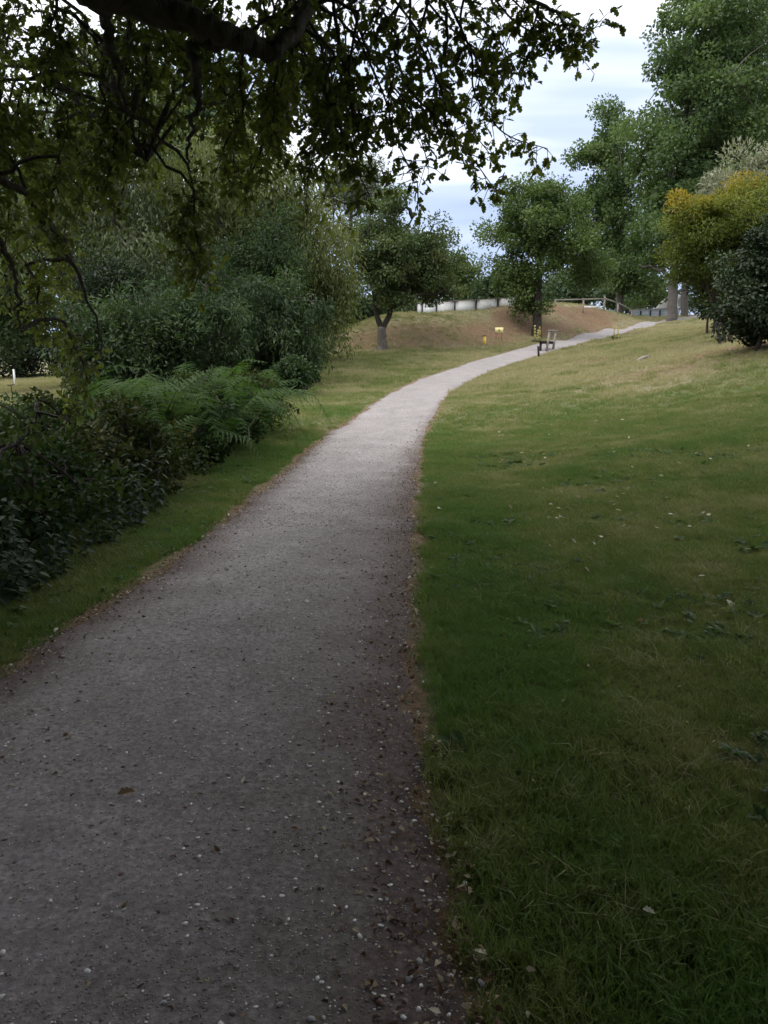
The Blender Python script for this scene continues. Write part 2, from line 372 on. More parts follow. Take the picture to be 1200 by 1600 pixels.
BANK = np.array([P(*a)[:2] for a in [(500, 543, 43.5), (597, 530, 43.5), (680, 523, 44.5), (757, 520, 45.5), (840, 508, 50.5), (900, 503, 57), (950, 498, 63)]])
def zones(x, y):
    """dry 0..1, bare soil 0..1, as the place has them"""
    x = np.asarray(x, float); y = np.asarray(y, float); xf = x.ravel(); yf = y.ravel()
    # distance to the bank's brown face
    d = np.full(len(xf), 1e9)
    for k in range(len(BANK) - 1):
        a, b_ = BANK[k], BANK[k + 1]; ab = b_ - a
        tt = np.clip(((xf - a[0]) * ab[0] + (yf - a[1]) * ab[1]) / (ab @ ab), 0, 1)
        d = np.minimum(d, np.hypot(xf - a[0] - tt * ab[0], yf - a[1] - tt * ab[1]))
    bank = 1 - sstep(1.0, 2.6, d)
    n = fnoise(xf * .35, yf * .35, 5)
    right = sstep(1, 6, xf) * sstep(14, 26, yf)
    dry = .05 + .30 * sstep(10, 30, yf) + .28 * right * n * 1.6 + .25 * bank + .25 * sstep(.5, .8, fnoise(xf * .8, yf * .8, 9)) - .22 * (xf > .5) * (1 - sstep(3, 9, yf)) * .5
    field = sstep(6, 9, -xf) * sstep(12, 18, yf); dry = np.maximum(dry, .62 * field)
    bare = .75 * bank * (.55 + .6 * n) + .6 * right * sstep(.45, .65, fnoise(xf * .25 + 3, yf * .3, 21)) * sstep(4, 7, xf)
    bare = bare + .75 * np.exp(-((xf - 10) / 4.0) ** 2 - ((yf - 24) / 5.5) ** 2) * (.35 + .9 * fnoise(xf * .7, yf * .7, 44)); dry = dry + .2 * np.exp(-((xf - 10) / 6.0) ** 2 - ((yf - 25) / 8) ** 2)
    po = path_offset(xf, yf) if len(xf) < 90000 else 0
    bare = np.maximum(bare, .72 * (1 - sstep(.0, .22, po)))
    return np.clip(dry, 0, 1).reshape(x.shape), np.clip(bare, 0, 1).reshape(x.shape)
dry, bare = zones(X, Y)
ny, nx = X.shape
ii, jj = np.meshgrid(np.arange(ny - 1), np.arange(nx - 1), indexing='ij')
q = np.stack([ii * nx + jj, ii * nx + jj + 1, (ii + 1) * nx + jj + 1, (ii + 1) * nx + jj], -1).reshape(-1, 4)
ground = link('ground', mk_mesh('ground', np.stack([X, Y, Z], -1).reshape(-1, 3), q, M['turf'], {'dry': dry.ravel(), 'bare': bare.ravel()}, True))
tag(ground, 'grassy parkland rising to the right with a bare earth bank', 'ground', kind='structure')

# ------------------------------------------------------------------ gravel path: a strip just above the ground
ns, nc = 1100, 15
ss = np.linspace(0, 1, ns)
pl, pr = edge_curve(PL, ss), edge_curve(PR, ss)
al = np.cumsum(np.r_[0, np.linalg.norm(np.diff(pl[:, :2], axis=0), axis=1)])
wob = lambda sd: (.10 * (vnoise(al * 1.3, al * 0, sd) - .5) + .11 * (vnoise(al * 4.7, al * 0, sd + 1) - .5) + .05 * (vnoise(al * 13, al * 0, sd + 2) - .5)) * .8
cd = unit((pr - pl)[:, :2])
pl2 = pl[:, :2] + cd * wob(31)[:, None]; pr2 = pr[:, :2] - cd * wob(41)[:, None]
tt = np.linspace(0, 1, nc)
PX = pl2[:, None, 0] * (1 - tt) + pr2[:, None, 0] * tt; PY = pl2[:, None, 1] * (1 - tt) + pr2[:, None, 1] * tt
PZ = H(PX, PY) + .016 + .012 * np.sin(tt * math.pi)[None]
PZ[:, 0] -= .035; PZ[:, -1] -= .035
ed = np.abs(tt - .5) * 2
litter_shade = (sstep(.55, 1.0, ed)[None] * .62) + .20 * np.exp(-((tt - .80) / .13) ** 2)[None] * (PY < 14) - .12 * np.exp(-((tt - .35) / .2) ** 2)[None] - .22 * sstep(12, 24, PY) + .38 * (1 - sstep(5, 18, PY))  # edge litter, plus the oak's shade painted in as darker gravel near the camera
ii, jj = np.meshgrid(np.arange(ns - 1), np.arange(nc - 1), indexing='ij')
q = np.stack([ii * nc + jj, ii * nc + jj + 1, (ii + 1) * nc + jj + 1, (ii + 1) * nc + jj], -1).reshape(-1, 4)
path = link('gravel_path', mk_mesh('gravel_path', np.stack([PX, PY, PZ], -1).reshape(-1, 3), q, M['gravel'], {'litter': np.clip(litter_shade, 0, 1).ravel()}, True))
tag(path, 'pale grey gravel path curving uphill to the right', 'path', kind='structure')
def path_pt(s, t):
    f = [np.interp(s, ss, a) for a in (pl2[:, 0], pr2[:, 0], pl2[:, 1], pr2[:, 1])]; x = f[0] * (1 - t) + f[1] * t; y = f[2] * (1 - t) + f[3] * t
    return x, y, H(x, y) + .016 + .012 * np.sin(t * math.pi)

# ------------------------------------------------------------------ foliage
def lf(outline, fold=.12, bend=-.12):
    """leaf template from a half outline [(along, half width)], folded on its midrib"""
    V = []; k = len(outline)
    for y, x in outline: V.append((0, y, bend * y * y))
    for y, x in outline: V.append((x, y, fold * x + bend * y * y))
    for y, x in outline: V.append((-x, y, fold * x + bend * y * y))
    Q = []
    for i in range(k - 1):
        Q.append((i, i + k, i + k + 1, i + 1)); Q.append((i, i + 1, i + 2 * k + 1, i + 2 * k))
    return np.array(V, float), np.array(Q)
_oh = [(.03, .13), (.21, .27), (.13, .40), (.29, .56), (.17, .68), (.22, .84)]
T_OAK = (np.array([(0, 0, 0)] + [(x, y, .25 * x - .15 * y * y) for x, y in _oh] + [(0, 1, -.15)] + [(-x, y, .25 * x - .15 * y * y) for x, y in _oh], float),
         np.array([(0, 1, 2, 3, 4, 5, 6, 7), (0, 7, 13, 12, 11, 10, 9, 8)]))
T_DIA = (np.array([(0, 0, 0), (.30, .5, .10), (0, 1, -.1), (-.30, .5, .10)], float), np.array([(0, 1, 2, 3)]))
T_WIL = (np.array([(0, 0, 0), (.14, .45, .05), (0, 1, -.2), (-.14, .45, .05)], float), np.array([(0, 1, 2, 3)]))
T_BRD = (np.array([(0, 0, 0), (.30, .28, .06), (.24, .65, -.02), (0, 1, -.2), (-.24, .65, -.02), (-.30, .28, .06)], float), np.array([(0, 1, 2, 3), (0, 3, 4, 5)]))
def leaf_geo(pos, d, nrm, ln, tmpl):
    V, Q = tmpl; d = unit(d); s = unit(np.cross(d, nrm)); n2 = np.cross(s, d)
    ln = np.broadcast_to(np.asarray(ln, float), (len(pos),))
    W_ = pos[:, None] + ln[:, None, None] * (V[None, :, 0:1] * s[:, None] + V[None, :, 1:2] * d[:, None] + V[None, :, 2:3] * n2[:, None])
    off = (np.arange(len(pos)) * len(V))[:, None, None]
    return W_.reshape(-1, 3), (Q[None] + off).reshape(-1, Q.shape[1])
def foliage(name, pos, d, nrm, ln, tmpl, mat, tint, parent, kind='stuff'):
    V, Q = leaf_geo(pos, d, nrm, ln, tmpl)
    o = link(name, mk_mesh(name, V, Q, mat, {'tint': np.repeat(np.clip(tint, 0, 1), len(tmpl[0]))}), parent)
    if kind: o['kind'] = kind
    return o
def curve(a, b, n=7, lift=0., sag=0., wig=0.):
    a = np.asarray(a, float); b = np.asarray(b, float); t_ = np.linspace(0, 1, n)[:, None]; ln = np.linalg.norm(b - a)
    p = a + (b - a) * t_; p[:, 2] += (lift * 4 * t_ * (1 - t_))[:, 0] * ln - (sag * t_[:, 0] ** 2) * ln
    p[1:-1] += rng.normal(0, wig * ln, (n - 2, 3)); return p
def ell_points(ells, n, expo=.45, rough=.35, seed=0):
    E = np.array(ells, float); vol = np.cbrt(E[:, 3] * E[:, 4] * E[:, 5]) ** 2.4; k = rng.choice(len(E), n, p=vol / vol.sum())
    d = unit(rng.normal(size=(n, 3))); r = rng.random(n) ** expo
    lon = np.arctan2(d[:, 1], d[:, 0]); r = r * (1 - rough + 2 * rough * vnoise(lon * 1.6 + 20 * k, d[:, 2] * 2.5 + seed, seed))
    return E[k, :3] + d * r[:, None] * E[k, 3:], d
def make_tree(name, label, base, trunk, ells, ncl, rcl, nleaf, ln, tmpl, lmat, bmat, group=None, nlimb=6, seed=1, cat='tree',
              flat=.7, droop=0., expo=.45, rough=.3, tsides=10, zmin=None, limb_r=.4, upn=.5, hang=0., tint0=None, stem_mat=None, grow_=1.0):
    """trunk: list of [(point, radius) ...] stems"""
    global rng
    keep_rng = rng; rng = np.random.default_rng(1000 + seed)
    root = thing(name, label, cat, base, group)
    for st in trunk:
        pts = np.array([p for p, r in st], float); rad = np.array([r for p, r in st])
        s_ = np.linspace(0, 1, len(pts)); s2 = np.linspace(0, 1, max(8, len(pts) * 4))
        pp = edge_curve(pts, s2); rr = np.interp(s2, s_, rad)
        pp[1:-1, :2] += rng.normal(0, rad[0] * .06, (len(pp) - 2, 2))
        link('trunk' if len(trunk) == 1 or st is trunk[0] else 'stem', MB().tube(pp, rr, tsides, rough=.16).mesh('trunk', bmat if st is trunk[0] else (stem_mat or bmat), True), root)
    ells = [(*e_[:3], *(r_ * grow_ for r_ in e_[3:])) for e_ in ells]
    cen, dirs = ell_points(ells, ncl, expo, rough, seed)
    if zmin is not None: cen[:, 2] = np.maximum(cen[:, 2], zmin + rng.random(ncl) * .5)
    # limbs: far-apart clumps are limb tips; the other clumps hang on the nearest limb
    pick = [int(np.argmax(cen[:, 2]))]
    dd = np.linalg.norm(cen - cen[pick[0]], axis=1)
    for _ in range(nlimb - 1):
        i = int(np.argmax(dd)); pick.append(i); dd = np.minimum(dd, np.linalg.norm(cen - cen[i], axis=1))
    stems = [np.array([p for p, r in st], float) for st in trunk]; rt = trunk[0][-1][1]
    limbs = []
    for i in pick:
        best = None
        for st in (stems[1:] or stems):
            s2 = edge_curve(st, np.linspace(.35, 1, 12)); sc_ = np.linalg.norm(s2 - cen[i], axis=1) + 1.2 * np.maximum(0, s2[:, 2] - cen[i][2] + .25 * np.linalg.norm((s2 - cen[i])[:, :2], axis=1))
            j = int(np.argmin(sc_))
            if best is None or sc_[j] < best[0]: best = (sc_[j], s2[j])
        limbs.append(curve(best[1], cen[i], 9, .08, 0, .025))
    mbs = [MB().tube(l, np.linspace(trunk[0][0][1] * limb_r, .015, 9), 6) for l in limbs]
    LP = np.array([l[2:8] for l in limbs])
    for k in range(ncl):
        if k in pick: continue
        d2 = np.linalg.norm(LP - cen[k], axis=2); a, b_ = np.unravel_index(np.argmin(d2), d2.shape)
        if rng.random() < .8: mbs[a].tube(curve(LP[a, b_], cen[k], 5, .06, 0, .04), np.linspace(max(.02, trunk[0][0][1] * .12), .008, 5), 4, cap=False)
    for mb in mbs: link('limb', mb.mesh('limb', stem_mat or bmat, True), root)
    n = ncl * nleaf
    rc = rcl * (.6 + .8 * rng.random(ncl)); k = np.repeat(np.arange(ncl), nleaf)
    g_ = rng.normal(size=(n, 3)); g_ = g_ / np.maximum(1, np.linalg.norm(g_, axis=1, keepdims=True) / 1.9)
    off = g_ * rc[k][:, None] * np.array([1, 1, flat]) * .62
    if hang: off[:, 2] -= hang * rc[k] * rng.random(n) ** 1.5 * 2
    pos = cen[k] + off
    if zmin is not None: pos[:, 2] = np.maximum(pos[:, 2], zmin - .2 + .3 * rng.random(n))
    d = unit(off) * .6 + rng.normal(size=(n, 3)) * .55 + np.array([0, 0, -droop]); nrm = rng.normal(size=(n, 3)) * .6 + np.array([0, 0, upn]) + dirs[k] * .3
    tint = .55 * rng.random(ncl)[k] + .45 * rng.random(n) if tint0 is None else tint0(pos, rng.random(ncl)[k], rng.random(n))
    foliage('crown', pos, d, nrm, ln * (.65 + .7 * rng.random(n)), tmpl, lmat, tint, root)
    rng = keep_rng
    return root
def E_px(u0, u1, v0, v1, d, depth=None):
    """ellipsoid that spans a photograph rectangle at distance d"""
    a = P(u0, (v0 + v1) / 2, d); b_ = P(u1, (v0 + v1) / 2, d); lo = P((u0 + u1) / 2, v1, d); hi = P((u0 + u1) / 2, v0, d)
    c_ = (lo + hi) / 2; rx = abs(b_[0] - a[0]) / 2
    return (c_[0], d, c_[2], rx, depth if depth else rx, (hi[2] - lo[2]) / 2)

# ------------------------------------------------------------------ trees in the middle distance
def stem(*a): return [(np.asarray(p, float), r) for p, r in a]
def up(b, z): return np.array((b[0], b[1], b[2] + z))
# forked tree on the lawn in front of the bank
b0 = G(597, 546); dF = b0[1]; fk = P(597, 512, dF)
make_tree('forked_tree', 'tree with pale trunk forking low into two dark stems before the bank', b0,
    [stem((b0 - (0, 0, .15), .33), (up(b0, .3), .26), (fk, .23)), stem((fk - (0, 0, .15), .17), (P(588, 490, dF), .135), (P(585, 460, dF), .12), (P(575, 400, dF), .09), (P(578, 340, dF + .4), .04)),
     stem((fk - (0, 0, .1), .17), (P(609, 490, dF), .135), (P(612, 465, dF), .12), (P(618, 400, dF), .09), (P(645, 340, dF), .04))],
    [E_px(560, 690, 325, 450, dF), E_px(545, 610, 350, 465, dF - .4), E_px(625, 720, 375, 468, dF + .5), E_px(570, 640, 295, 400, dF + .6), E_px(610, 740, 400, 480, dF + 1.2, 1.6), E_px(572, 650, 420, 486, dF, 1.5)],
    200, .46, 170, .155, T_DIA, M['forked'], M['greyb'], stem_mat=M['darkb'], seed=3, nlimb=14, rough=.5, expo=.65, grow_=1.14)
# round oak beside the path
b1 = G(838, 527); dO = b1[1]
make_tree('round_oak', 'round-crowned dark green oak standing at the bend of the path', b1,
    [stem((b1 - (0, 0, .2), .38), (up(b1, .4), .30), (P(840, 480, dO), .26), (P(842, 440, dO), .2), (P(846, 370, dO), .12), (P(848, 310, dO), .04))],
    [E_px(758, 920, 290, 440, dO, 3.2), E_px(790, 890, 276, 380, dO, 2.6), E_px(765, 830, 400, 460, dO, 1.6), E_px(880, 955, 350, 465, dO + 1, 2.2), E_px(800, 868, 440, 496, dO, 1.3)],
    170, .62, 260, .17, T_DIA, M['oak_mid'], M['darkb'], seed=5, nlimb=10, rough=.28)
# tall trees at the top of the path
b2 = G(1050, 502); dA = b2[1]
make_tree('tall_maple', 'tall broad tree with bare grey trunk at the top of the path', b2,
    [stem((b2 - (0, 0, .3), .52), (up(b2, .5), .41), (P(1052, 440, dA), .36), (P(1062, 300, dA), .30), (P(1075, 120, dA), .15), (P(1080, -20, dA), .05))],
    [E_px(990, 1130, 130, 330, dA, 5.5), E_px(1000, 1120, 40, 200, dA, 5), E_px(1035, 1170, -70, 120, dA, 5), E_px(1080, 1230, 20, 260, dA, 6), E_px(985, 1090, 250, 430, dA, 4.5), E_px(1010, 1200, 200, 420, dA, 6)],
    330, .95, 230, .30, T_DIA, M['maple'], M['greyb'], group='tall trees at the top of the path', seed=8, nlimb=16, rough=.36, limb_r=.3, grow_=1.16)
b3 = GA(968, 80)
make_tree('tall_maple', 'narrower tall tree left of the bare grey trunk, behind the railing', b3,
    [stem((b3 - (0, 0, .3), .45), (P(968, 430, 80), .32), (P(960, 300, 80), .22), (P(955, 180, 80), .06))],
    [E_px(900, 1000, 250, 380, 80, 4), E_px(918, 1000, 190, 320, 80, 4), E_px(930, 975, 148, 230, 80, 3), E_px(885, 930, 225, 270, 80, 2), E_px(915, 1010, 340, 445, 80, 4), E_px(960, 1040, 380, 475, 79, 3)],
    190, .85, 200, .30, T_DIA, M['maple'], M['greyb'], group='tall trees at the top of the path', seed=9, nlimb=10, rough=.4, limb_r=.3, grow_=1.15)
b4 = G(1071, 494)
make_tree('tall_maple', 'tall tree with thin trunk close behind the bare grey one', b4,
    [stem((b4 - (0, 0, .3), .36), (P(1071, 440, b4[1]), .30), (P(1100, 300, b4[1]), .2), (P(1130, 120, b4[1]), .05))],
    [E_px(1100, 1260, 0, 300, b4[1], 6), E_px(1090, 1250, 180, 420, b4[1], 5)],
    130, 1.4, 240, .38, T_DIA, M['maple'], M['greyb'], group='tall trees at the top of the path', seed=10, nlimb=8, limb_r=.3)

# left-hand trees beyond the hedge
def px_tree(name, label, u, d, top, rects, ncl, rcl, nleaf, ln, tmpl, lm, bm, tr=.3, lean=0, **kw):
    b_ = GA(u, d)
    return make_tree(name, label, b_, [stem((b_ - (0, 0, .3), tr), (P(u + lean * .3, (560 + top) / 2 + 60, d), tr * .75), (P(u + lean * .7, (560 + top) / 2 - 40, d), tr * .5), (P(u + lean, top + 30, d), .04))],
        [E_px(*r, d + (kw.get('dd', 0))) if len(r) == 4 else E_px(*r) for r in rects], ncl, rcl, nleaf, ln, tmpl, lm, bm, **{k: v for k, v in kw.items() if k != 'dd'})
px_tree('willow_tree', 'tall willow with pale bare trunk showing through the oak branches', 168, 33, 80, [(60, 260, 90, 300), (20, 200, 250, 450), (130, 300, 250, 470), (0, 120, 150, 330)],
        130, .85, 240, .24, T_WIL, M['willow'], M['paleb'], .24, 18, grow_=1.15, seed=12, nlimb=9, droop=.8, hang=.8, group='trees beyond the hedge')
px_tree('willow_tree', 'yellowish green willow behind the middle of the bracken hedge', 350, 35, 170, [(260, 440, 190, 380), (230, 400, 330, 520), (330, 470, 300, 480)],
        130, .85, 260, .24, T_WIL, M['olive'], M['paleb'], .22, -12, grow_=1.15, seed=13, nlimb=9, droop=.9, hang=.9, group='trees beyond the hedge')
px_tree('willow_tree', 'soft light green willow at the edge of the lawn', 470, 37, 240, [(400, 535, 270, 450), (380, 500, 380, 545), (470, 548, 360, 520)],
        140, .8, 280, .22, T_WIL, M['olive'], M['greyb'], .24, 12, grow_=1.15, seed=14, nlimb=8, droop=.8, hang=.8, group='trees beyond the hedge')
px_tree('airy_tree', 'airy grey green tree rising behind the forked tree', 555, 62, 225, [(500, 612, 240, 350), (520, 600, 300, 440), (490, 560, 260, 330)],
        80, .9, 150, .28, T_WIL, M['greyleaf'], M['greyb'], .3, -10, seed=15, nlimb=9, expo=.6)
px_tree('dark_tree', 'dark leafy tree at the far left behind the oak branches', -70, 40, 200, [(-130, 90, 230, 420), (-120, 75, 370, 560)],
        90, 1.0, 220, .26, T_DIA, M['under'], M['darkb'], .28, 0, seed=16, group='trees beyond the hedge')
px_tree('dark_tree', 'tall dark tree behind the pale-trunked willow', 240, 50, 60, [(140, 420, 60, 330), (60, 420, 300, 540)],
        120, 1.5, 240, .34, T_DIA, M['under'], M['darkb'], .4, 0, seed=17, group='trees beyond the hedge')
# undergrowth in front of them
def px_shrub(name, label, u, d, rects, ncl, rcl, nleaf, ln, tmpl, lm, seed, cat='shrub', group=None, nst=4, tint0=None, **kw):
    b_ = GA(u, d); sts = []
    for k in range(nst):
        a = rng.random() * 6.28; tip = np.array([*E_px(*rects[k % len(rects)], d)[:3]]) + rng.normal(0, .3, 3)
        bb = b_ + np.array((math.cos(a) * .25, math.sin(a) * .25, -.1)); bb[2] = float(H(bb[0:1], bb[1:2])[0]) - .1
        sts.append(stem((bb, .06), (bb * .6 + tip * .4 + (0, 0, .15), .045), (tip, .012)))
    return make_tree(name, label, b_, sts, [E_px(*r, d) if len(r) == 4 else E_px(*r) for r in rects], ncl, rcl, nleaf, ln, tmpl, lm, M['darkb'], group, nlimb=5, seed=seed, cat=cat,
        tsides=6, zmin=b_[2] + .25, tint0=tint0, limb_r=.5, **{'rough': .42, **kw})
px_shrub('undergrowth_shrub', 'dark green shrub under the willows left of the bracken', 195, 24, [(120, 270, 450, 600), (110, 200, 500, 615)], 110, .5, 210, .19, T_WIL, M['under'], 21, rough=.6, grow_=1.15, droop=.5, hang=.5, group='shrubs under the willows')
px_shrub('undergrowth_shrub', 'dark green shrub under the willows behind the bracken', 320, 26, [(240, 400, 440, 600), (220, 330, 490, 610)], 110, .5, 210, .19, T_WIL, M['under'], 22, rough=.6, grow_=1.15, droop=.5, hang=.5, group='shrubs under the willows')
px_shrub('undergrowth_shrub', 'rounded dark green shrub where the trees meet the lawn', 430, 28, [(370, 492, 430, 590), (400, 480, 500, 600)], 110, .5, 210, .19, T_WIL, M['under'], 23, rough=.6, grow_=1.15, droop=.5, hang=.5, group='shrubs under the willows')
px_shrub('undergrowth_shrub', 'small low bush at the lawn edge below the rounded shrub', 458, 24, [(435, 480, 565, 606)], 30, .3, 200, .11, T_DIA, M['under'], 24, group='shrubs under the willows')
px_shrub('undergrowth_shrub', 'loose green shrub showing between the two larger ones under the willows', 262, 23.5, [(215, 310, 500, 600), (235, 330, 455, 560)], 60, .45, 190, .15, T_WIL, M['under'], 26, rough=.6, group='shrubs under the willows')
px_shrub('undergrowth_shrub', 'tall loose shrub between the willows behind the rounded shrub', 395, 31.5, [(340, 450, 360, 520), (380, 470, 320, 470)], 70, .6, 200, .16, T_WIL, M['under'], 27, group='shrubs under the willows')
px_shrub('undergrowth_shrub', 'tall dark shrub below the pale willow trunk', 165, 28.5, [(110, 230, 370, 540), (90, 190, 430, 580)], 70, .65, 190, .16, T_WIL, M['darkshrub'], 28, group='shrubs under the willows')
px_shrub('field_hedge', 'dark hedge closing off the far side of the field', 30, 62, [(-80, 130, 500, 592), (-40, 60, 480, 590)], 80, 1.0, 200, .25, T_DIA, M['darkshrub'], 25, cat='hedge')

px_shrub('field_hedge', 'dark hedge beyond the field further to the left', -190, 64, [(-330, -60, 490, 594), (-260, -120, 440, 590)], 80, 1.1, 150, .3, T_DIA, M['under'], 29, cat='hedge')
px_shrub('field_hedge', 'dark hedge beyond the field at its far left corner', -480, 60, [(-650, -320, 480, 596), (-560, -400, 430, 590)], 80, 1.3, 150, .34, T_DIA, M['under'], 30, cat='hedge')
# background trees behind the bank and the bridge
for i, (lab, u, d, rects, mk) in enumerate([
    ('light green bush left of the forked tree behind the bank', 545, 56, [(490, 580, 460, 535), (520, 600, 450, 520)], 'under'),
    ('pale green bush between the two stems of the forked tree', 610, 60, [(575, 660, 462, 512)], 'willow'),
    ('rounded dark tree behind the left end of the white parapet', 690, 78, [(625, 720, 375, 470), (670, 748, 405, 478)], 'oak_mid'),
    ('small distant tree in the gap of sky above the white parapet', 752, 120, [(720, 790, 442, 482)], 'fartree'),
    ('dark bush above the right end of the white parapet', 790, 74, [(762, 830, 425, 478)], 'under'),
    ('bluish green distant tree behind the wooden railing', 895, 105, [(850, 930, 425, 482)], 'fartree'),
    ('distant dark tree between the railing and the tall trunks', 970, 112, [(915, 1050, 428, 486)], 'fartree'),
    ('dark tree closing the view right of the tall trunks', 1110, 95, [(1050, 1250, 380, 500)], 'under'),
    ('dark hedge tree behind the lawn left of the bank', 420, 66, [(330, 520, 380, 540)], 'under')]):
    px_shrub('background_tree', lab, u, d, rects, 70, .012 * d, 190, .0042 * d, T_DIA, M[mk], 40 + i, cat='tree', group='trees in the background', nst=3)

# shrubs on the slope at the right
px_shrub('silver_shrub', 'tall silvery grey shrub above the amber shrub on the slope', 1170, 33, [(1095, 1190, 225, 400), (1150, 1260, 215, 400), (1120, 1250, 300, 480)], 110, .5, 260, .20, T_WIL, M['silver'], 61, upn=.2, droop=-.7)
px_shrub('amber_shrub', 'shrub with amber orange tips over green lower leaves', 1130, 28, [(1033, 1140, 305, 420), (1090, 1240, 280, 400), (1055, 1220, 340, 465)], 190, .40, 240, .14, T_WIL, M['amber'], 62, droop=-.3,
    tint0=lambda p, c, r: np.clip((p[:, 2] - .35 * (p[:, 0] - 11) - 4.6) / 2.6, 0, 1) ** 1.5 * .62 + .36 * c * r + .10)
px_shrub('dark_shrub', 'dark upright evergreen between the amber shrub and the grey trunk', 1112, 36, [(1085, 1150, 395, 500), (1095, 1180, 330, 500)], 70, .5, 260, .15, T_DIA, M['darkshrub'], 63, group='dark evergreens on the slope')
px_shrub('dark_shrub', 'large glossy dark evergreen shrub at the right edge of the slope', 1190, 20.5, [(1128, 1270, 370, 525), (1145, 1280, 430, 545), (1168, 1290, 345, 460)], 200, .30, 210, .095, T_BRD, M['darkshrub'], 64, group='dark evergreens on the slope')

rng = np.random.default_rng(11)
# ------------------------------------------------------------------ the oak the photograph is taken under
OB = np.array((-4.6, 1.0, 0.0)); OB[2] = float(H(OB[0:1], OB[1:2])[0])
oak = thing('oak_tree', 'large overhanging oak whose lobed leaves and low limb frame the view', 'tree', OB)
tp = [OB - (0, 0, .3), OB + (0, 0, .4), OB + (.1, .1, 1.6), OB + (.05, .1, 3.2), OB + (.3, 0, 5.0), OB + (.5, -.4, 7.5), OB + (.4, -.6, 10)]
tr_ = [.62, .48, .40, .36, .27, .16, .05]
pp = edge_curve(tp, np.linspace(0, 1, 40)); link('trunk', MB().tube(pp, np.interp(np.linspace(0, 1, 40), np.linspace(0, 1, 7), tr_), 14, rough=.12).mesh('trunk', M['bark'], True), oak)
def limb(pts, rads, k=9):
    s2 = np.linspace(0, 1, 6 * len(pts)); pp = edge_curve(pts, s2); rr = np.interp(s2, np.linspace(0, 1, len(pts)), rads)
    pp[1:-1] += rng.normal(0, .012, (len(pp) - 2, 3)); mb = MB().tube(pp, rr, k, rough=.15); return mb, pp
limbs = []
# the thick low limb that dips into the picture at the top
mb1, pp1 = limb([OB + (.1, .1, 3.1), P(-150, -120, 3.6), P(90, -45, 4.6), P(235, 8, 4.9), P(320, 42, 5.0), P(385, 66, 5.1), P(425, 74, 5.2), P(455, 50, 5.3), P(478, 10, 5.5), P(482, -60, 5.8), P(470, -200, 6.4)],
                [.22, .16, .115, .082, .070, .066, .058, .05, .045, .04, .03]); limbs.append((mb1, pp1))
mb2, pp2 = limb([OB + (.1, .1, 2.5), P(-220, 130, 4.2), P(-60, 240, 5.0), P(30, 300, 5.6), P(95, 380, 6.0), P(140, 470, 6.4), P(160, 560, 6.6)], [.12, .07, .035, .024, .018, .011, .005]); limbs.append((mb2, pp2))
mb3, pp3 = limb([P(-40, 262, 5.1), P(-5, 360, 5.2), P(12, 400, 5.3), P(24, 440, 5.3), P(26, 490, 5.4), P(35, 520, 5.5)], [.024, .02, .017, .014, .01, .006]); limbs.append((mb3, pp3))
mb4, pp4 = limb([pp1[34], P(300, 70, 5.1), P(308, 120, 5.1), P(308, 150, 5.15), P(300, 200, 5.2), P(292, 260, 5.3)], [.035, .03, .027, .022, .015, .006]); limbs.append((mb4, pp4))
mb5, pp5 = limb([P(482, -50, 5.8), P(560, -60, 6.0), P(650, -30, 6.2), P(760, -25, 6.4), P(850, 10, 6.6), P(905, 42, 6.7)], [.05, .045, .035, .028, .014, .004]); limbs.append((mb5, pp5))
mb6, pp6 = limb([P(70, -50, 4.6), P(160, 20, 5.4), P(170, 80, 5.7), P(185, 120, 6.0), P(200, 180, 6.3), P(230, 250, 6.6)], [.05, .04, .03, .022, .014, .006]); limbs.append((mb6, pp6))
for a, p_ in [((0, 0, 4.2), (3.5, -3.5, 6.2)), ((.2, 0, 5), (5.0, .5, 7.8)), ((0, 0, 4.6), (-3.5, 3, 6.5)), ((0, 0, 4), (-3, -4, 6)), ((.3, -.2, 6), (2.5, 4.5, 9.2)), ((.2, 0, 3.6), (1.5, -6.5, 5.2)), ((.3, 0, 5.5), (6.5, 3.5, 8.6))]:
    limbs.append(limb([OB + a, OB + np.array(a) * .6 + np.array(p_) * .4 + (0, 0, .5), OB + p_], [.17, .11, .03]))
rng = np.random.default_rng(12)
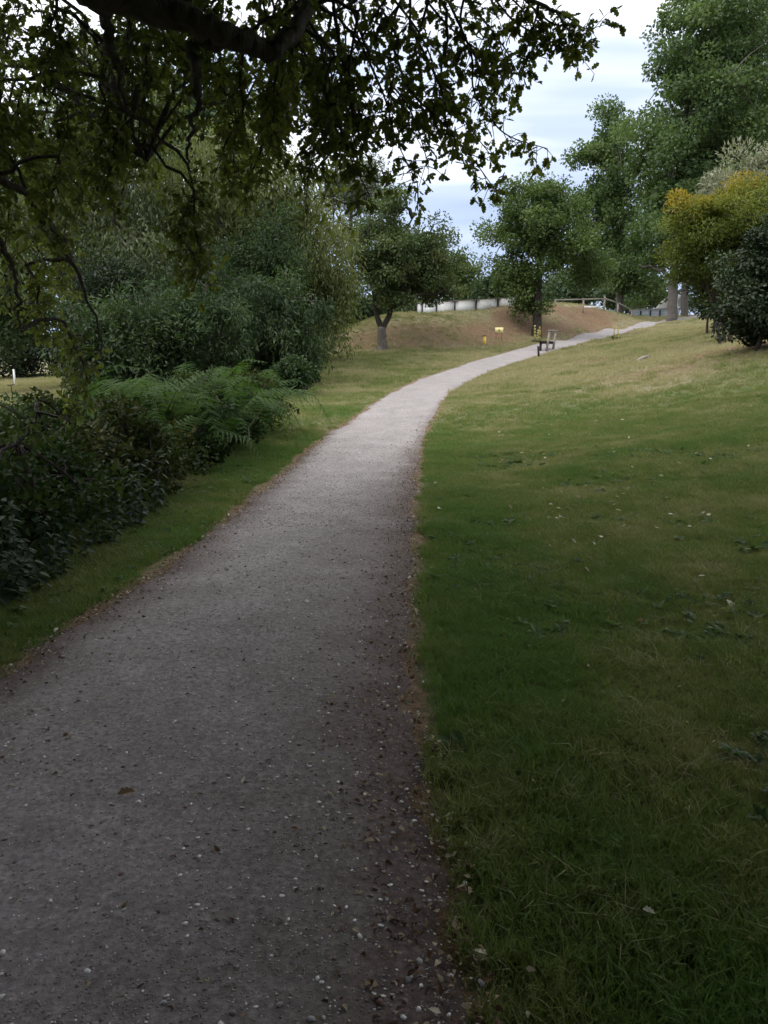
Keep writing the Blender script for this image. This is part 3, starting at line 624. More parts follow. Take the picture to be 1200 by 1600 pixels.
# hanging sprays: polylines in the picture, each with its own distance
def vmax(u): return np.interp(u, [-40, 0, 40, 100, 160, 230, 300, 380, 450, 520, 560, 620, 700, 760], [480, 520, 610, 655, 610, 520, 440, 400, 380, 345, 300, 300, 270, 240])
sprays = [([(690, -20), (735, 80), (740, 140), (770, 190), (800, 215), (855, 232)], 6.3), ([(640, 40), (690, 140), (700, 200), (740, 250), (776, 300)], 6.0),
    ([(560, 60), (600, 150), (620, 220), (652, 285)], 5.8), ([(520, 0), (540, 120), (560, 210), (590, 278)], 5.6), ([(800, -20), (860, 35), (900, 40), (925, 48)], 6.6), ([(840, 20), (825, 70), (812, 112)], 6.6),
    ([(870, 20), (895, 60), (902, 88)], 6.6), ([(720, -10), (770, 50), (800, 100), (790, 150)], 6.4), ([(600, -20), (660, 60), (680, 130), (660, 190)], 6.0), ([(610, 60), (640, 140), (690, 190), (720, 230)], 6.1),
    ([(540, -20), (580, 90), (640, 170), (670, 260)], 5.8), ([(760, -20), (800, 30), (850, 60), (880, 75)], 6.6), ([(560, 20), (545, 130), (570, 200), (560, 260)], 5.6), ([(700, 60), (690, 120), (720, 180), (765, 240)], 6.2),
    ([(650, -20), (700, 40), (760, 90), (785, 120)], 6.3), ([(500, 60), (520, 160), (545, 240), (575, 300)], 5.5), ([(580, -10), (620, 60), (615, 120), (600, 190)], 5.9), ([(670, 0), (650, 70), (640, 130), (625, 190)], 6.2),
    ([(730, -20), (720, 40), (750, 110), (735, 160)], 6.3), ([(780, -20), (820, 20), (835, 60)], 6.5), ([(620, -30), (570, 50), (530, 120), (520, 200)], 5.7)]
for i in range(78):
    u = rng.uniform(-50, 535); vm = float(vmax(u)); v0 = rng.uniform(-80, max(0, vm - 130) * (1 if rng.random() < .45 else .5)); v1 = min(vm, v0 + rng.uniform(90, 230))
    if 230 < u < 470 and v0 > 170 and rng.random() < .7: continue
    du = rng.uniform(-45, 45); k = 4
    sprays.append(([(u + du * q / k + rng.normal(0, 8), v0 + (v1 - v0) * q / k) for q in range(k + 1)], rng.uniform(5.3, 8.2)))
lp, ld, ln_, lt = [], [], [], []
twigs = MB()
SK = np.concatenate([p for _, p in limbs])
for px, d in sprays:
    dep = d + np.linspace(0, .25, len(px)); pts = np.array([P(u, v, dd) for (u, v), dd in zip(px, dep)])
    s2 = np.linspace(0, 1, 5 * len(px)); pp = edge_curve(pts, s2)
    twigs.tube(pp, np.linspace(.011, .003, len(pp)), 4, cap=False)
    j = int(np.argmin(np.linalg.norm(SK - pp[0], axis=1)))
    if np.linalg.norm(SK[j] - pp[0]) < 2.2: twigs.tube(curve(SK[j], pp[0], 6, .1, 0, .03), np.linspace(.016, .011, 6), 4, cap=False)
    ct = rng.random()
    for c_ in pp[2::1]:
        for _ in range(rng.integers(1, 4)):
            dirn = unit(rng.normal(size=3) + np.array((0, 0, -.55))); tl = rng.uniform(.05, .24); tip = c_ + dirn * tl
            if rng.random() < .85: twigs.tube(np.array([c_, c_ + dirn * tl * .5 + (0, 0, .01), tip]), [.004, .003, .002], 3, cap=False)
            for q in range(rng.integers(3, 7)):
                lp.append(tip + rng.normal(0, .006, 3) - dirn * (rng.random() ** 2) * tl * .5); ld.append(unit(dirn * .5 + rng.normal(size=3) * .8 + np.array((0, 0, -.5)))); ln_.append(rng.uniform(.05, .09)); lt.append(.5 * ct + .5 * rng.random())
lp = np.array(lp); ld = np.array(ld); ln_ = np.array(ln_); lt = np.array(lt); lnrm = rng.normal(size=lp.shape) * .7 + np.array((0, 0, .5))
for k, (mb, p_) in enumerate(limbs): link('limb', mb.mesh('limb', M['bark'], True), oak)
tw = link('twig_spray', twigs.mesh('twig_spray', M['bark'])); tw.parent = oak; tw.location = -oak.location; tw['kind'] = 'stuff'
# the leaves that stand clearest against the sky are single parts, the rest one mass
uu, vv, zz = project(lp)
score = ln_ / zz + .01 * ((uu > 560) & (vv > 60)) + .004 * ((uu > 520)); score[(uu < 0) | (uu > 1200) | (vv < 0)] = -1
order = np.argsort(-score); near = order[:300]; rest = order[300:]
leaf_me = mk_mesh('leaf', T_OAK[0], T_OAK[1], M['oak_leaf'], {'tint': np.full(len(T_OAK[0]), .4)})
for i in near:
    d_ = ld[i]; s_ = unit(np.cross(d_, lnrm[i])); n_ = np.cross(s_, d_)
    o = bpy.data.objects.new('leaf', leaf_me); COL.objects.link(o); o.parent = oak
    mt = Matrix.Identity(4)
    for r in range(3): mt[r][0], mt[r][1], mt[r][2], mt[r][3] = s_[r] * ln_[i], d_[r] * ln_[i], n_[r] * ln_[i], lp[i][r] - oak.location[r]
    o.matrix_local = mt
foliage('foliage', lp[rest], ld[rest], lnrm[rest], ln_[rest], T_OAK, M['oak_leaf'], lt[rest], oak)
# unseen crown overhead and behind, widened with low skirts to shade the near path
cc, cdir = ell_points([(-1.2, -1.5, 6.2, 8.0, 8.5, 4.0), (-2.5, 3.5, 8.2, 7.0, 7.5, 3.4), (1.5, -4, 7, 6, 6.5, 3.5), (3.5, -.5, 6.6, 5.5, 6, 3.2), (-.5, 6.5, 9.5, 7.5, 7, 3.2), (-1, -7.5, 3.8, 7.5, 4, 2.8), (6, -3, 4.4, 3.6, 5, 2.8), (-7, -2, 4, 3.5, 5, 2.6)], 3000, .40, .18, 77)
cc = cc[(cc[:, 2] > 3.0) | ((cc[:, 2] > 1.5) & (np.hypot(cc[:, 0], cc[:, 1]) > 4.2))]  # low skirts out of view, added to cut light on the path
k = np.repeat(np.arange(len(cc)), 62); n = len(k)
pos = cc[k] + rng.normal(size=(n, 3)) * np.array((.55, .55, .32))
uu, vv, zz = project(pos); keep = ~((zz > .3) & (uu > -60 - 300 / zz) & (uu < 1260 + 300 / zz) & (vv > -20 - 320 / np.maximum(zz, .3)))
keep &= np.linalg.norm(pos - CAMP, axis=1) > 1.3; keep &= ~((zz > .3) & (zz < 3.5) & (vv > -260) & (uu > -200) & (uu < 1400))
pos = pos[keep]; k = k[keep]; n = len(pos)
ct_ = .5 * rng.random(len(cc))[k]; fr_ = (pos[:, 1] > -.5) & (pos[:, 2] < 7.5)
for nm_, sel, rp_, l0, l1 in (('crown', ~fr_, 1, .19, .28), ('lower_crown', fr_, 3, .09, .15)):
    q_ = np.repeat(pos[sel], rp_, 0); n = len(q_); q_ = q_ + rng.normal(size=(n, 3)) * (.10 if rp_ > 1 else 0)
    foliage(nm_, q_, rng.normal(size=(n, 3)) + np.array((0, 0, -.3)), rng.normal(size=(n, 3)) * .6 + np.array((0, 0, .7)), rng.uniform(l0, l1, n), T_BRD if rp_ > 1 else T_DIA, M['oak_leaf'], np.repeat(ct_[sel], rp_) + .5 * rng.random(n), oak)

# ------------------------------------------------------------------ the overgrown hedge left of the path
def bush(label, c_, rx, ry, h, ncl, rcl, nleaf, ln, tmpl, lm, seed, name='bramble_bush', group='brambles along the hedge'):
    z = float(H(np.array([c_[0]]), np.array([c_[1]]))[0]); b_ = np.array((c_[0], c_[1], z)); sts = []
    for k in range(5):
        a = rng.random() * 6.28; q_ = b_ + (math.cos(a) * .3 * rx, math.sin(a) * .3 * ry, 0); q_[2] = float(H(q_[0:1], q_[1:2])[0])
        sts.append(stem((q_ - (0, 0, .05), .014), (q_ + (0, 0, h * .6), .011), (q_ + (math.cos(a) * rx * .5, math.sin(a) * ry * .5, h * .95), .005)))
    return make_tree(name, label, b_, sts, [(b_[0], b_[1], z + h * .42, rx, ry, h * .58), (b_[0] - .2, b_[1] + .3, z + h * .3, rx * .9, ry, h * .45)], ncl, rcl, nleaf, ln, tmpl, lm, M['darkb'], group, nlimb=5,
        seed=seed, cat='bush', tsides=5, zmin=z + .05, limb_r=.9, expo=.4, rough=.3)
for i, (lab, c_, rx, ry, h) in enumerate([
    ('bramble bush at the near left corner behind the nettles', (-3.55, 4.6), .85, 1.3, .80), ('bramble bush behind the nettles, second from the camera', (-3.45, 6.6), .95, 1.3, .95),
    ('brown-green bramble bush in the middle of the hedge front', (-3.3, 8.7), 1.0, 1.4, 1.0), ('bramble bush below the near bracken fronds', (-3.2, 10.9), 1.0, 1.4, 1.05),
    ('bramble bush below the drooping bracken frond', (-3.05, 13.2), .95, 1.4, 1.1), ('bramble bush with dry stems at the lawn end of the hedge', (-2.9, 15.4), .9, 1.3, 1.0),
    ('low bright green bramble between hedge and field at the left edge', (-5.2, 8.2), 1.4, 1.8, .5), ('bramble bush on the field side behind the bracken', (-5.0, 11.8), 1.2, 2.0, 1.1)]):
    bush(lab, c_, rx, ry, h * (1.18 if i < 6 else 1), 140, .17, 95, .066, T_BRD, M[('bramble', 'bramble', 'brambrown', 'bramble', 'bramgreen', 'brambrown', 'fern', 'bramgreen')[i]], 80 + i)
# bracken: plants of arching fronds
def frond_mesh(seed, bend):
    r_ = np.random.default_rng(seed); s_ = np.linspace(0, 1, 24)
    cy_ = np.interp(s_, [0, .3, .55, .8, 1], [0, .05, .25, .62, .95]); cz_ = np.interp(s_, [0, .3, .55, .8, 1], [0, .45, .78, .88 - bend * .3, .74 - bend])
    ctr = edge_curve(np.stack([s_ * 0, cy_, cz_], 1), np.linspace(0, 1, 30)); mb = MB().tube(ctr, np.linspace(.009, .002, 30), 4, cap=False)
    V, T = [], []
    for i in range(10, 30):
        f = (i - 10) / 19; pl_ = .34 * (1 - f) ** .8 * (.75 + .25 * min(1, f * 6)) + .015; tg = unit(ctr[min(29, i + 1)] - ctr[i - 1])
        for sd in (-1, 1):
            dv = unit(np.array((sd * 1., 0, 0)) + tg * .45 + np.array((0, 0, -.16)) + r_.normal(0, .06, 3)); up_ = unit(np.cross(tg, dv) * sd)
            m_ = max(3, int(pl_ / .022))
            for k in range(m_):
                g = k / m_; p0 = ctr[i] + dv * pl_ * g + np.array((0, 0, -.10 * pl_ * g * g)); w_ = .034 * (1 - g * .75) * (.6 + .4 * (1 - f))
                for s2 in (-1, 1):
                    q1 = p0 + dv * .012; tip = p0 + dv * .014 + tg * s2 * w_ + up_ * -.004
                    n0 = len(V); V += [p0, p0 + dv * .5 * pl_ / m_, tip + dv * .006, p0 + dv * pl_ / m_ * .95]; T += [(n0, n0 + 1, n0 + 2), (n0 + 1, n0 + 3, n0 + 2)]
    nst = mb.n; mb.add(V, (), T); me = mb.mesh('frond', M['fern'], attrs={'tint': np.r_[np.full(nst, .6), np.full(len(V), .15 + .7 * r_.random())]})
    return me
FR = [frond_mesh(s, b_) for s, b_ in ((1, .05), (2, .2), (3, .35), (4, .1), (5, .3))]
spots = [(x + rng.normal(0, .15), y + rng.normal(0, .2)) for y in np.arange(9.6, 17.4, .95) for x in (-2.95, -3.7)] + [(-2.6, 13.6), (-2.55, 14.8), (-2.5, 15.8), (-2.7, 12.4), (-4.4, 13), (-4.3, 15)]
for i, (x, y) in enumerate(spots):
    z = float(H(np.array([x]), np.array([y]))[0])
    f = thing('bracken_fern', ('bracken fern nearest the camera among the brambles of the hedge' if y < 11 else 'bracken fern arching over the lawn end of the hedge' if y > 15 else 'bracken fern at the path side in the middle of the hedge' if x > -3.3 else 'bracken fern at the field side in the middle of the hedge'), 'fern', (x, y, z - .05), 'bracken in the hedge')
    for q in range(8):
        o = bpy.data.objects.new('frond', FR[int(rng.integers(5))]); COL.objects.link(o); o.parent = f
        s_ = rng.uniform(.95, 1.45) * (1.0 if y > 10 else .85); o.scale = (s_, s_, s_ * rng.uniform(.95, 1.1)); o.rotation_euler = (rng.normal(0, .25), rng.normal(0, .2), q * .9 + rng.normal(0, .35))
        o.location = (rng.normal(0, .06), rng.normal(0, .06), 0)
# nettles at the near edge of the hedge
def nettle_meshes(seed):
    r_ = np.random.default_rng(seed); h = r_.uniform(.45, .75); pts = np.array([(0, 0, 0), (.02, .01, h * .4), (r_.normal(0, .04), r_.normal(0, .04), h)]); pp = edge_curve(pts, np.linspace(0, 1, 12))
    st = MB().tube(pp, np.linspace(.004, .002, 12), 4).mesh('stem', M['under'], attrs={'tint': np.full(50, .5)})
    p_, d_, l_ = [], [], []
    for k, t_ in enumerate(np.linspace(.2, 1, 11)):
        c_ = np.array([np.interp(t_, np.linspace(0, 1, 12), pp[:, j]) for j in range(3)])
        for s_ in (0, 1):
            a = k * 1.57 + s_ * math.pi + r_.normal(0, .2); p_.append(c_); d_.append((math.cos(a), math.sin(a), -.25)); l_.append(.10 * (1.15 - .75 * t_) + .02)
    p_ = np.array(p_); V, Q = leaf_geo(p_, np.array(d_), np.tile([[0, 0, 1.]], (len(p_), 1)) + r_.normal(0, .2, (len(p_), 3)), np.array(l_), T_BRD)
    return st, mk_mesh('leaves', V, Q, M['nettle'], {'tint': np.repeat(r_.random(len(p_)), len(T_BRD[0]))})
NET = [nettle_meshes(s) for s in range(5)]
for i in range(95):
    y = rng.uniform(2.9, 8.2); x = -2.36 - rng.random() ** 1.4 * .85 - .12 * (y < 4.5)
    f = thing('nettle', 'nettle plant with paired bluish green leaves at the foot of the hedge', 'plant', (x, y, float(H(np.array([x]), np.array([y]))[0]) - .01), 'nettles at the foot of the hedge')
    f.rotation_euler = (rng.normal(0, .12), rng.normal(0, .12), rng.random() * 6.28); f.scale = [rng.uniform(.6, 1.05)] * 3
    for nm, me in zip(('stem', 'leaf_pairs'), NET[i % 5]):
        o = bpy.data.objects.new(nm, me); COL.objects.link(o); o.parent = f
# dead stems leaning out of the hedge
STL = ['pale bowed dead stem at the hedge foot nearest the nettles', 'pale straight dead stem leaning right below the bracken', 'short dead stem beside the bowed one at the hedge foot', 'thin dead stem at the lawn end of the hedge', 'steep dead stem at the very end of the hedge by the lawn', 'nearly level dead stem in the middle of the hedge']
for i, (u, v, du, dv, d, bow) in enumerate([(205, 775, 12, -45, 8.2, 8), (388, 668, 22, -30, 12.6, 2), (238, 792, 8, -18, 8.2, 3), (440, 640, 14, -16, 15.5, 3), (452, 655, 10, -30, 16, -4), (300, 690, 20, -6, 11, 3)]):
    a = P(u, v, d); b_ = P(u + du, v + dv, d - .1); mb = MB().tube(edge_curve([a, (a + b_) / 2 + (bow * .004, 0, 0), b_], np.linspace(0, 1, 8)), np.linspace(.009, .005, 8), 5)
    a0 = a.copy(); a0[2] = float(H(a[0:1], a[1:2])[0]) - .02; mb.tube([a0, (a0 + a) / 2 + (.01, .02, 0), a], [.012, .011, .009], 5)
    tag(link('dead_stem', mb.mesh('dead_stem', M['drystem'], True)), STL[i], 'stem', 'dead stems in the hedge')

# ------------------------------------------------------------------ scattered small stuff (grass, gravel chips, leaf crumbs)
def scatter(name, label, cat, tmpl_me, pts, rot, scl, tint):
    proto = bpy.data.objects.new(name + '_piece', tmpl_me)
    me = mk_mesh(name, pts, [], None, {'rot': rot, 'scl': scl, 'tint': tint}); o = link(name, me)
    ng = bpy.data.node_groups.new(name, 'GeometryNodeTree')
    ng.interface.new_socket('Geometry', in_out='INPUT', socket_type='NodeSocketGeometry'); ng.interface.new_socket('Geometry', in_out='OUTPUT', socket_type='NodeSocketGeometry')
    gi = N(ng, 'NodeGroupInput'); go = N(ng, 'NodeGroupOutput'); oi = N(ng, 'GeometryNodeObjectInfo'); oi.inputs[0].default_value = proto; oi.inputs['As Instance'].default_value = True
    ip = N(ng, 'GeometryNodeInstanceOnPoints'); L(ng, gi.outputs[0], ip.inputs['Points']); L(ng, oi.outputs['Geometry'], ip.inputs['Instance'])
    ar = N(ng, 'GeometryNodeInputNamedAttribute', data_type='FLOAT_VECTOR'); ar.inputs[0].default_value = 'rot'; L(ng, ar.outputs[0], ip.inputs['Rotation'])
    as_ = N(ng, 'GeometryNodeInputNamedAttribute', data_type='FLOAT'); as_.inputs[0].default_value = 'scl'; L(ng, as_.outputs[0], ip.inputs['Scale'])
    L(ng, ip.outputs[0], go.inputs[0])
    md = o.modifiers.new('scatter', 'NODES'); md.node_group = ng
    tag(o, label, cat, kind='stuff'); return o
M['grass'] = leaf_mat('grass_blade', (.098, .170, .044), (.165, .190, .068), (.33, .295, .185), .34, 'INSTANCER', .6, .2)
def tuft(nb, rad, h0, h1, w, lean, seed):
    r_ = np.random.default_rng(seed); V, Q, T = [], [], []
    for i in range(nb):
        a = r_.random() * 6.28; q_ = rad * math.sqrt(r_.random()); b_ = np.array((q_ * math.cos(a), q_ * math.sin(a), -.005)); h = r_.uniform(h0, h1); a2 = r_.random() * 6.28; ld_ = np.array((math.cos(a2), math.sin(a2), 0)) * lean * h * r_.uniform(.3, 1.3)
        a3 = r_.random() * 6.28; s_ = np.array((math.cos(a3), math.sin(a3), 0)) * w / 2; n0 = len(V)
        V += [b_ - s_, b_ + s_, b_ + ld_ * .35 + (0, 0, h * .6) - s_ * .8, b_ + ld_ * .35 + (0, 0, h * .6) + s_ * .8, b_ + ld_ + (0, 0, h * .92)]
        Q.append((n0, n0 + 1, n0 + 3, n0 + 2)); T.append((n0 + 2, n0 + 3, n0 + 4))
    return mk_mesh('tuft', V, [np.array(Q), np.array(T)], M['grass'])
TU = [tuft(20, .05, .025, .065, .0032, .8, 1), tuft(16, .045, .04, .095, .0034, .9, 2), tuft(26, .12, .04, .10, .009, .7, 3), tuft(22, .16, .06, .16, .013, .6, 4), tuft(9, .05, .03, .09, .003, 1.6, 5)]
def in_view(x, y, m=90):
    z = H(x, y); u, v, d = project(np.stack([x, y, z], -1)); return (d > .6) & (u > -m) & (u < 1200 + m) & (v < 1600 + 2 * m), z
def grass(label, me, n, x0, x1, y0, y1, s0, s1, tb=0., keepf=None, seed=0, margin=.0):
    r_ = np.random.default_rng(100 + seed); x = r_.uniform(x0, x1, n); y = r_.uniform(y0, y1, n)
    k, z = in_view(x, y, 420 if y1 < 20 else 150); x, y, z = x[k], y[k], z[k]
    po = path_offset(x, y); edge = margin + .10 * (vnoise(x * 5, y * 5, 4) - .5) + .25 * np.maximum(0, vnoise(x * 2.1, y * 2.1, 8) - .55)
    k = po > edge
    if keepf is not None: k &= keepf(x, y, r_)
    x, y, z, po = x[k], y[k], z[k], po[k]; d_, b_ = zones(x, y)
    k = r_.random(len(x)) > b_ * .85; x, y, z, d_, po = x[k], y[k], z[k], d_[k], po[k]
    lush = (x > 0) * np.exp(-((po - .45) / .5) ** 2) * (1 - sstep(9, 16, y)) + .6 * (x < 0) * (1 - sstep(8, 16, y))
    tint = np.clip(.42 + tb + .85 * (d_ - .12) + .36 * (fnoise(x * .8, y * .8, 12) - .5) * 2 + .22 * (vnoise(x * 3.2, y * 3.2, 14) - .5) * 2 - .36 * lush + r_.normal(0, .10, len(x)) + .45 * (r_.random(len(x)) < .05), 0, 1)
    rot = np.stack([r_.normal(0, .12, len(x)), r_.normal(0, .12, len(x)), r_.random(len(x)) * 6.28], 1); h_ = .45 + 1.1 * fnoise(x * 2, y * 2, 31)
    return scatter('grass', label, 'grass', me, np.stack([x, y, z], 1), rot, r_.uniform(s0, s1, len(x)) * h_, tint)
grass('short mown grass close to the camera', TU[0], 78000, -3.4, 6.6, 1.0, 7, .75, 1.25, seed=1)
grass('longer tufts in the grass close to the camera', TU[1], 16000, -3.2, 5, 1.2, 9, .7, 1.25, seed=2, keepf=lambda x, y, r: vnoise(x * 1.7, y * 1.7, 60) > r.random(len(x)) * 1.1)
grass('flattened dry stalks in the near grass', TU[4], 5000, -3, 5, 1.2, 9, .8, 1.3, .42, seed=3)
grass('mown grass of the slope and verge further on', TU[0], 105000, -4, 12.5, 6.5, 16, .95, 1.5, seed=4)
grass('grass of the lawn and upper slope', TU[2], 75000, -6, 22, 14, 48, .65, 1.15, seed=5)
grass('coarse grass on the bank, field and far slope', TU[3], 60000, -34, 34, 24, 74, .6, 1.1, .06, seed=6)
grass('pale stubbly grass of the field at the far left', TU[2], 12000, -34, -5, 14, 62, .8, 1.3, .1, seed=7)

m, t, b, o = new_mat('chip'); M['chip'] = m
L(t, ramp(t, [(0, (.09, .085, .085)), (.35, (.19, .178, .175)), (.5, (.18, .105, .085)), (.65, (.25, .235, .23)), (.85, (.36, .34, .33)), (1, (.62, .60, .57))], attr(t, 'tint', 'INSTANCER')), b.inputs['Base Color'])
def chip(seed):
    r_ = np.random.default_rng(seed); t_ = (1 + 5 ** .5) / 2
    V = np.array([(-1, t_, 0), (1, t_, 0), (-1, -t_, 0), (1, -t_, 0), (0, -1, t_), (0, 1, t_), (0, -1, -t_), (0, 1, -t_), (t_, 0, -1), (t_, 0, 1), (-t_, 0, -1), (-t_, 0, 1)]) / 1.9 * (1 + r_.normal(0, .22, (12, 1))) * np.array((1, .75, .24))
    Fc = [(0, 11, 5), (0, 5, 1), (0, 1, 7), (0, 7, 10), (0, 10, 11), (1, 5, 9), (5, 11, 4), (11, 10, 2), (10, 7, 6), (7, 1, 8), (3, 9, 4), (3, 4, 2), (3, 2, 6), (3, 6, 8), (3, 8, 9), (4, 9, 5), (2, 4, 11), (6, 2, 10), (8, 6, 7), (9, 8, 1)]
    return mk_mesh('chip', V, np.array(Fc), M['chip'])
sfun = lambda y: np.interp(y, pl2[:, 1], np.linspace(0, 1, ns))
def gravel(label, me, n, y0, y1, r0, r1, seed, pw=2.5, pale=0):
    r_ = np.random.default_rng(300 + seed); y = y0 + (y1 - y0) * r_.random(n) ** 1.5; t_ = np.clip(r_.random(n), .01, .99); x, y, z = path_pt(sfun(y), t_)
    k = in_view(x, y)[0]; k &= vnoise(x * 2.2, y * 1.1, 70 + seed) + .35 > r_.random(n); x, y, z = x[k], y[k], z[k]; n = len(x)
    sc_ = r0 + (r1 - r0) * r_.random(n) ** pw; tint = np.clip(.28 + r_.random(n) * .58 + .25 * (r_.random(n) < .08) + pale, 0, 1)
    scatter('gravel', label, 'gravel', me, np.stack([x, y, z + sc_ * .15], 1), np.stack([r_.normal(0, .14, n), r_.normal(0, .14, n), r_.random(n) * 6.28], 1), sc_, tint)
gravel('fine loose chips on the near path', chip(1), 52000, 1.3, 9, .0012, .005, 1, 2)
gravel('larger loose stones on the near path', chip(2), 3600, 1.3, 14, .004, .013, 2, 3)
gravel('pale flat stones on the near path', chip(4), 5200, 1.3, 13, .003, .010, 4, 3, .35)
gravel('loose chips on the path further on', chip(3), 16000, 7, 30, .003, .010, 3, 2)
M['litter'] = leaf_mat('dead_leaf_crumb', (.055, .028, .018), (.15, .085, .05), (.42, .35, .24), .15, 'INSTANCER', .8, .2)
def litter(label, n, seed, fx):
    r_ = np.random.default_rng(400 + seed); x, y = fx(r_, n); k, z = in_view(x, y); x, y, z = x[k], y[k], z[k]; n = len(x); po = path_offset(x, y)
    z = z + np.where(po < 0, .026, .03 + .02 * r_.random(n))
    V, Q = lf([(0, .05), (.3, .32), (.6, .25), (1, .05)], .5, -.35)
    scatter('leaf_litter', label, 'litter', mk_mesh('crumb', V, Q, M['litter']), np.stack([x, y, z], 1), np.stack([r_.normal(0, .45, n), r_.normal(0, .45, n), r_.random(n) * 6.28], 1), r_.uniform(.006, .026, n), np.clip(r_.random(n) ** 1.6 + .1, 0, 1))
def edge_xy(r_, n):
    y = 1.2 + 17 * r_.random(n) ** 1.5; t_ = np.where(r_.random(n) < .6, 1 - np.abs(r_.normal(0, .10, n)), np.abs(r_.normal(0, .07, n))); x, y, _ = path_pt(sfun(y), t_); return x, y
litter('brown leaf crumbs along both edges of the path', 6500, 1, edge_xy)
litter('brown leaf crumbs strewn over the path', 2500, 2, lambda r_, n: path_pt(sfun(1.2 + 14 * r_.random(n) ** 1.4), r_.random(n))[:2])
litter('leaf crumbs lying in the near grass', 1500, 3, lambda r_, n: (r_.uniform(.3, 6, n), 1.3 + 11 * r_.random(n) ** 1.3))

# small broad-leaved weeds in the near lawn
M['weed'] = leaf_mat('lawn_weed', (.03, .065, .022), (.06, .11, .038), (.11, .16, .06), .3, 'INSTANCER')
r_ = np.random.default_rng(900); pw_, dw_, lw_ = [], [], []
for k in range(9): pw_.append((r_.normal(0, .012), r_.normal(0, .012), .012)); a = k * .7 + r_.normal(0, .2); dw_.append((math.cos(a), math.sin(a), r_.uniform(.25, .9))); lw_.append(r_.uniform(.03, .055))
V, Q = leaf_geo(np.array(pw_), np.array(dw_), np.tile([[0, 0, 1.]], (9, 1)), np.array(lw_), T_BRD); wme = mk_mesh('weed', V, Q, M['weed'])
x = r_.uniform(-2.6, 6, 5000); y = 1.3 + 11 * r_.random(5000) ** 1.2; k, z = in_view(x, y); k &= path_offset(x, y) > .08; k &= vnoise(x * 1.1, y * 1.1, 91) > .35 + .5 * r_.random(5000); x, y, z = x[k], y[k], z[k]; n = len(x)
scatter('weeds', 'small broad-leaved weeds growing among the near grass', 'weeds', wme, np.stack([x, y, z + .01], 1), np.stack([r_.normal(0, .2, n), r_.normal(0, .2, n), r_.random(n) * 6.28], 1), r_.uniform(.6, 1.4, n), r_.random(n))
# ------------------------------------------------------------------ single fallen leaves
M['dryleaf'] = leaf_mat('fallen_leaf', (.20, .13, .07), (.40, .34, .25), (.62, .58, .48), .15)
def fallen(seed):
    r_ = np.random.default_rng(seed); V, Q = lf([(0, .02), (.14, .09), (.26, .22), (.36, .15), (.50, .30), (.60, .2), (.76, .31), (.86, .18), (1.0, .05)], r_.uniform(.2, .8), r_.uniform(-.4, .3))
    return mk_mesh('fallen_leaf', V, Q, M['dryleaf'], {'tint': np.full(len(V), r_.random())})
FL = [fallen(s) for s in range(6)]
def put_leaf(x, y, z, s_, label, group):
    o = bpy.data.objects.new('fallen_leaf', FL[int(rng.integers(6))]); COL.objects.link(o)
    o.location = (x, y, z); o.scale = (s_, s_, s_); o.rotation_euler = (rng.normal(0, .35), rng.normal(0, .35), rng.random() * 6.28); tag(o, label, 'leaf', group)
for i in range(70):
    y = 1.4 + 13 * rng.random() ** 1.6; t_ = float(np.clip(rng.choice([rng.random(), 1 - abs(rng.normal(0, .08)), abs(rng.normal(0, .06))]), .01, .99)); x, y, z = path_pt(np.array([sfun(y)]), np.array([t_]))
    put_leaf(float(x[0]), float(y[0]), float(z[0]) + .012, rng.uniform(.022, .05), 'small dry leaf lying on the gravel of the path', 'fallen leaves on the path')
for i in range(85):
    x = rng.uniform(.5, 7.5); y = 1.8 + 13 * rng.random() ** 1.2; z = float(H(np.array([x]), np.array([y]))[0])
    if path_offset(np.array([x]), np.array([y]))[0] < .1: continue
    put_leaf(x, y, z + .045, rng.uniform(.03, .065), 'small pale dry leaf lying in the grass right of the path', 'fallen leaves in the grass')
for i in range(75):
    g_ = G(rng.uniform(780, 1120), rng.uniform(635, 860))
    put_leaf(g_[0], g_[1], g_[2] + .05, rng.uniform(.04, .075), 'small pale dry leaf lying in the grass right of the path', 'fallen leaves in the grass')
for u, v, s_, lab in [(1135, 948, .095, 'large tan curled leaf lying in the grass at the right'), (692, 1297, .075, 'pale curled leaf at the right edge of the near path'), (213, 1256, .06, 'pale folded leaf alone on the left of the near path')]:
    g_ = G(u, v); put_leaf(g_[0], g_[1], g_[2] + .05, s_, lab, None)

# ------------------------------------------------------------------ bench, posts, signs, plants by the bend
M['wood'] = solid('weathered_wood', (.115, .092, .075), .85, .35, 14); M['woodl'] = solid('grey_wood', (.26, .24, .21), .85, .3, 10); M['darkwood'] = solid('dark_wood', (.035, .028, .024), .85, .3, 14)
M['yellow'] = solid('yellow_paint', (.72, .50, .05), .5, .12, 9); M['cream'] = solid('pale_yellow_board', (.82, .70, .34), .5, .08, 9); M['rust'] = solid('rust_brown', (.28, .12, .06), .7, .25, 12)
M['white'] = solid('white_panel', (.88, .88, .88), .6, .10, 3); M['greypaint'] = solid('grey_blue_board', (.36, .40, .43), .7, .12, 4); M['stone'] = solid('pale_stone', (.42, .40, .37), .9, .2, 2); M['mirror'] = solid('grey_disc', (.30, .33, .33), .3, .1, 3)
M['rail'] = solid('railing_wood', (.22, .195, .165), .85, .25, 6)
bp = G(858, 548); dB = bp[1]
s_ = np.linspace(0, 1, 900); cxy = ((edge_curve(PL, s_) + edge_curve(PR, s_)) / 2)[:, :2]; i = int(np.argmin(np.abs(cxy[:, 1] - dB))); pd = unit(cxy[i + 2] - cxy[i - 2]); pd = np.array((pd[0], pd[1], 0)); pn = np.array((-pd[1], pd[0], 0))   # pn points across the path
bz = bp[2]
bench = thing('park_bench', 'weathered wooden bench with high back posts on the right of the path', 'bench', bp)
Lb = 1.35
mk = lambda f, nm, mt: link(nm, f.mesh(nm, M[mt]), bench)
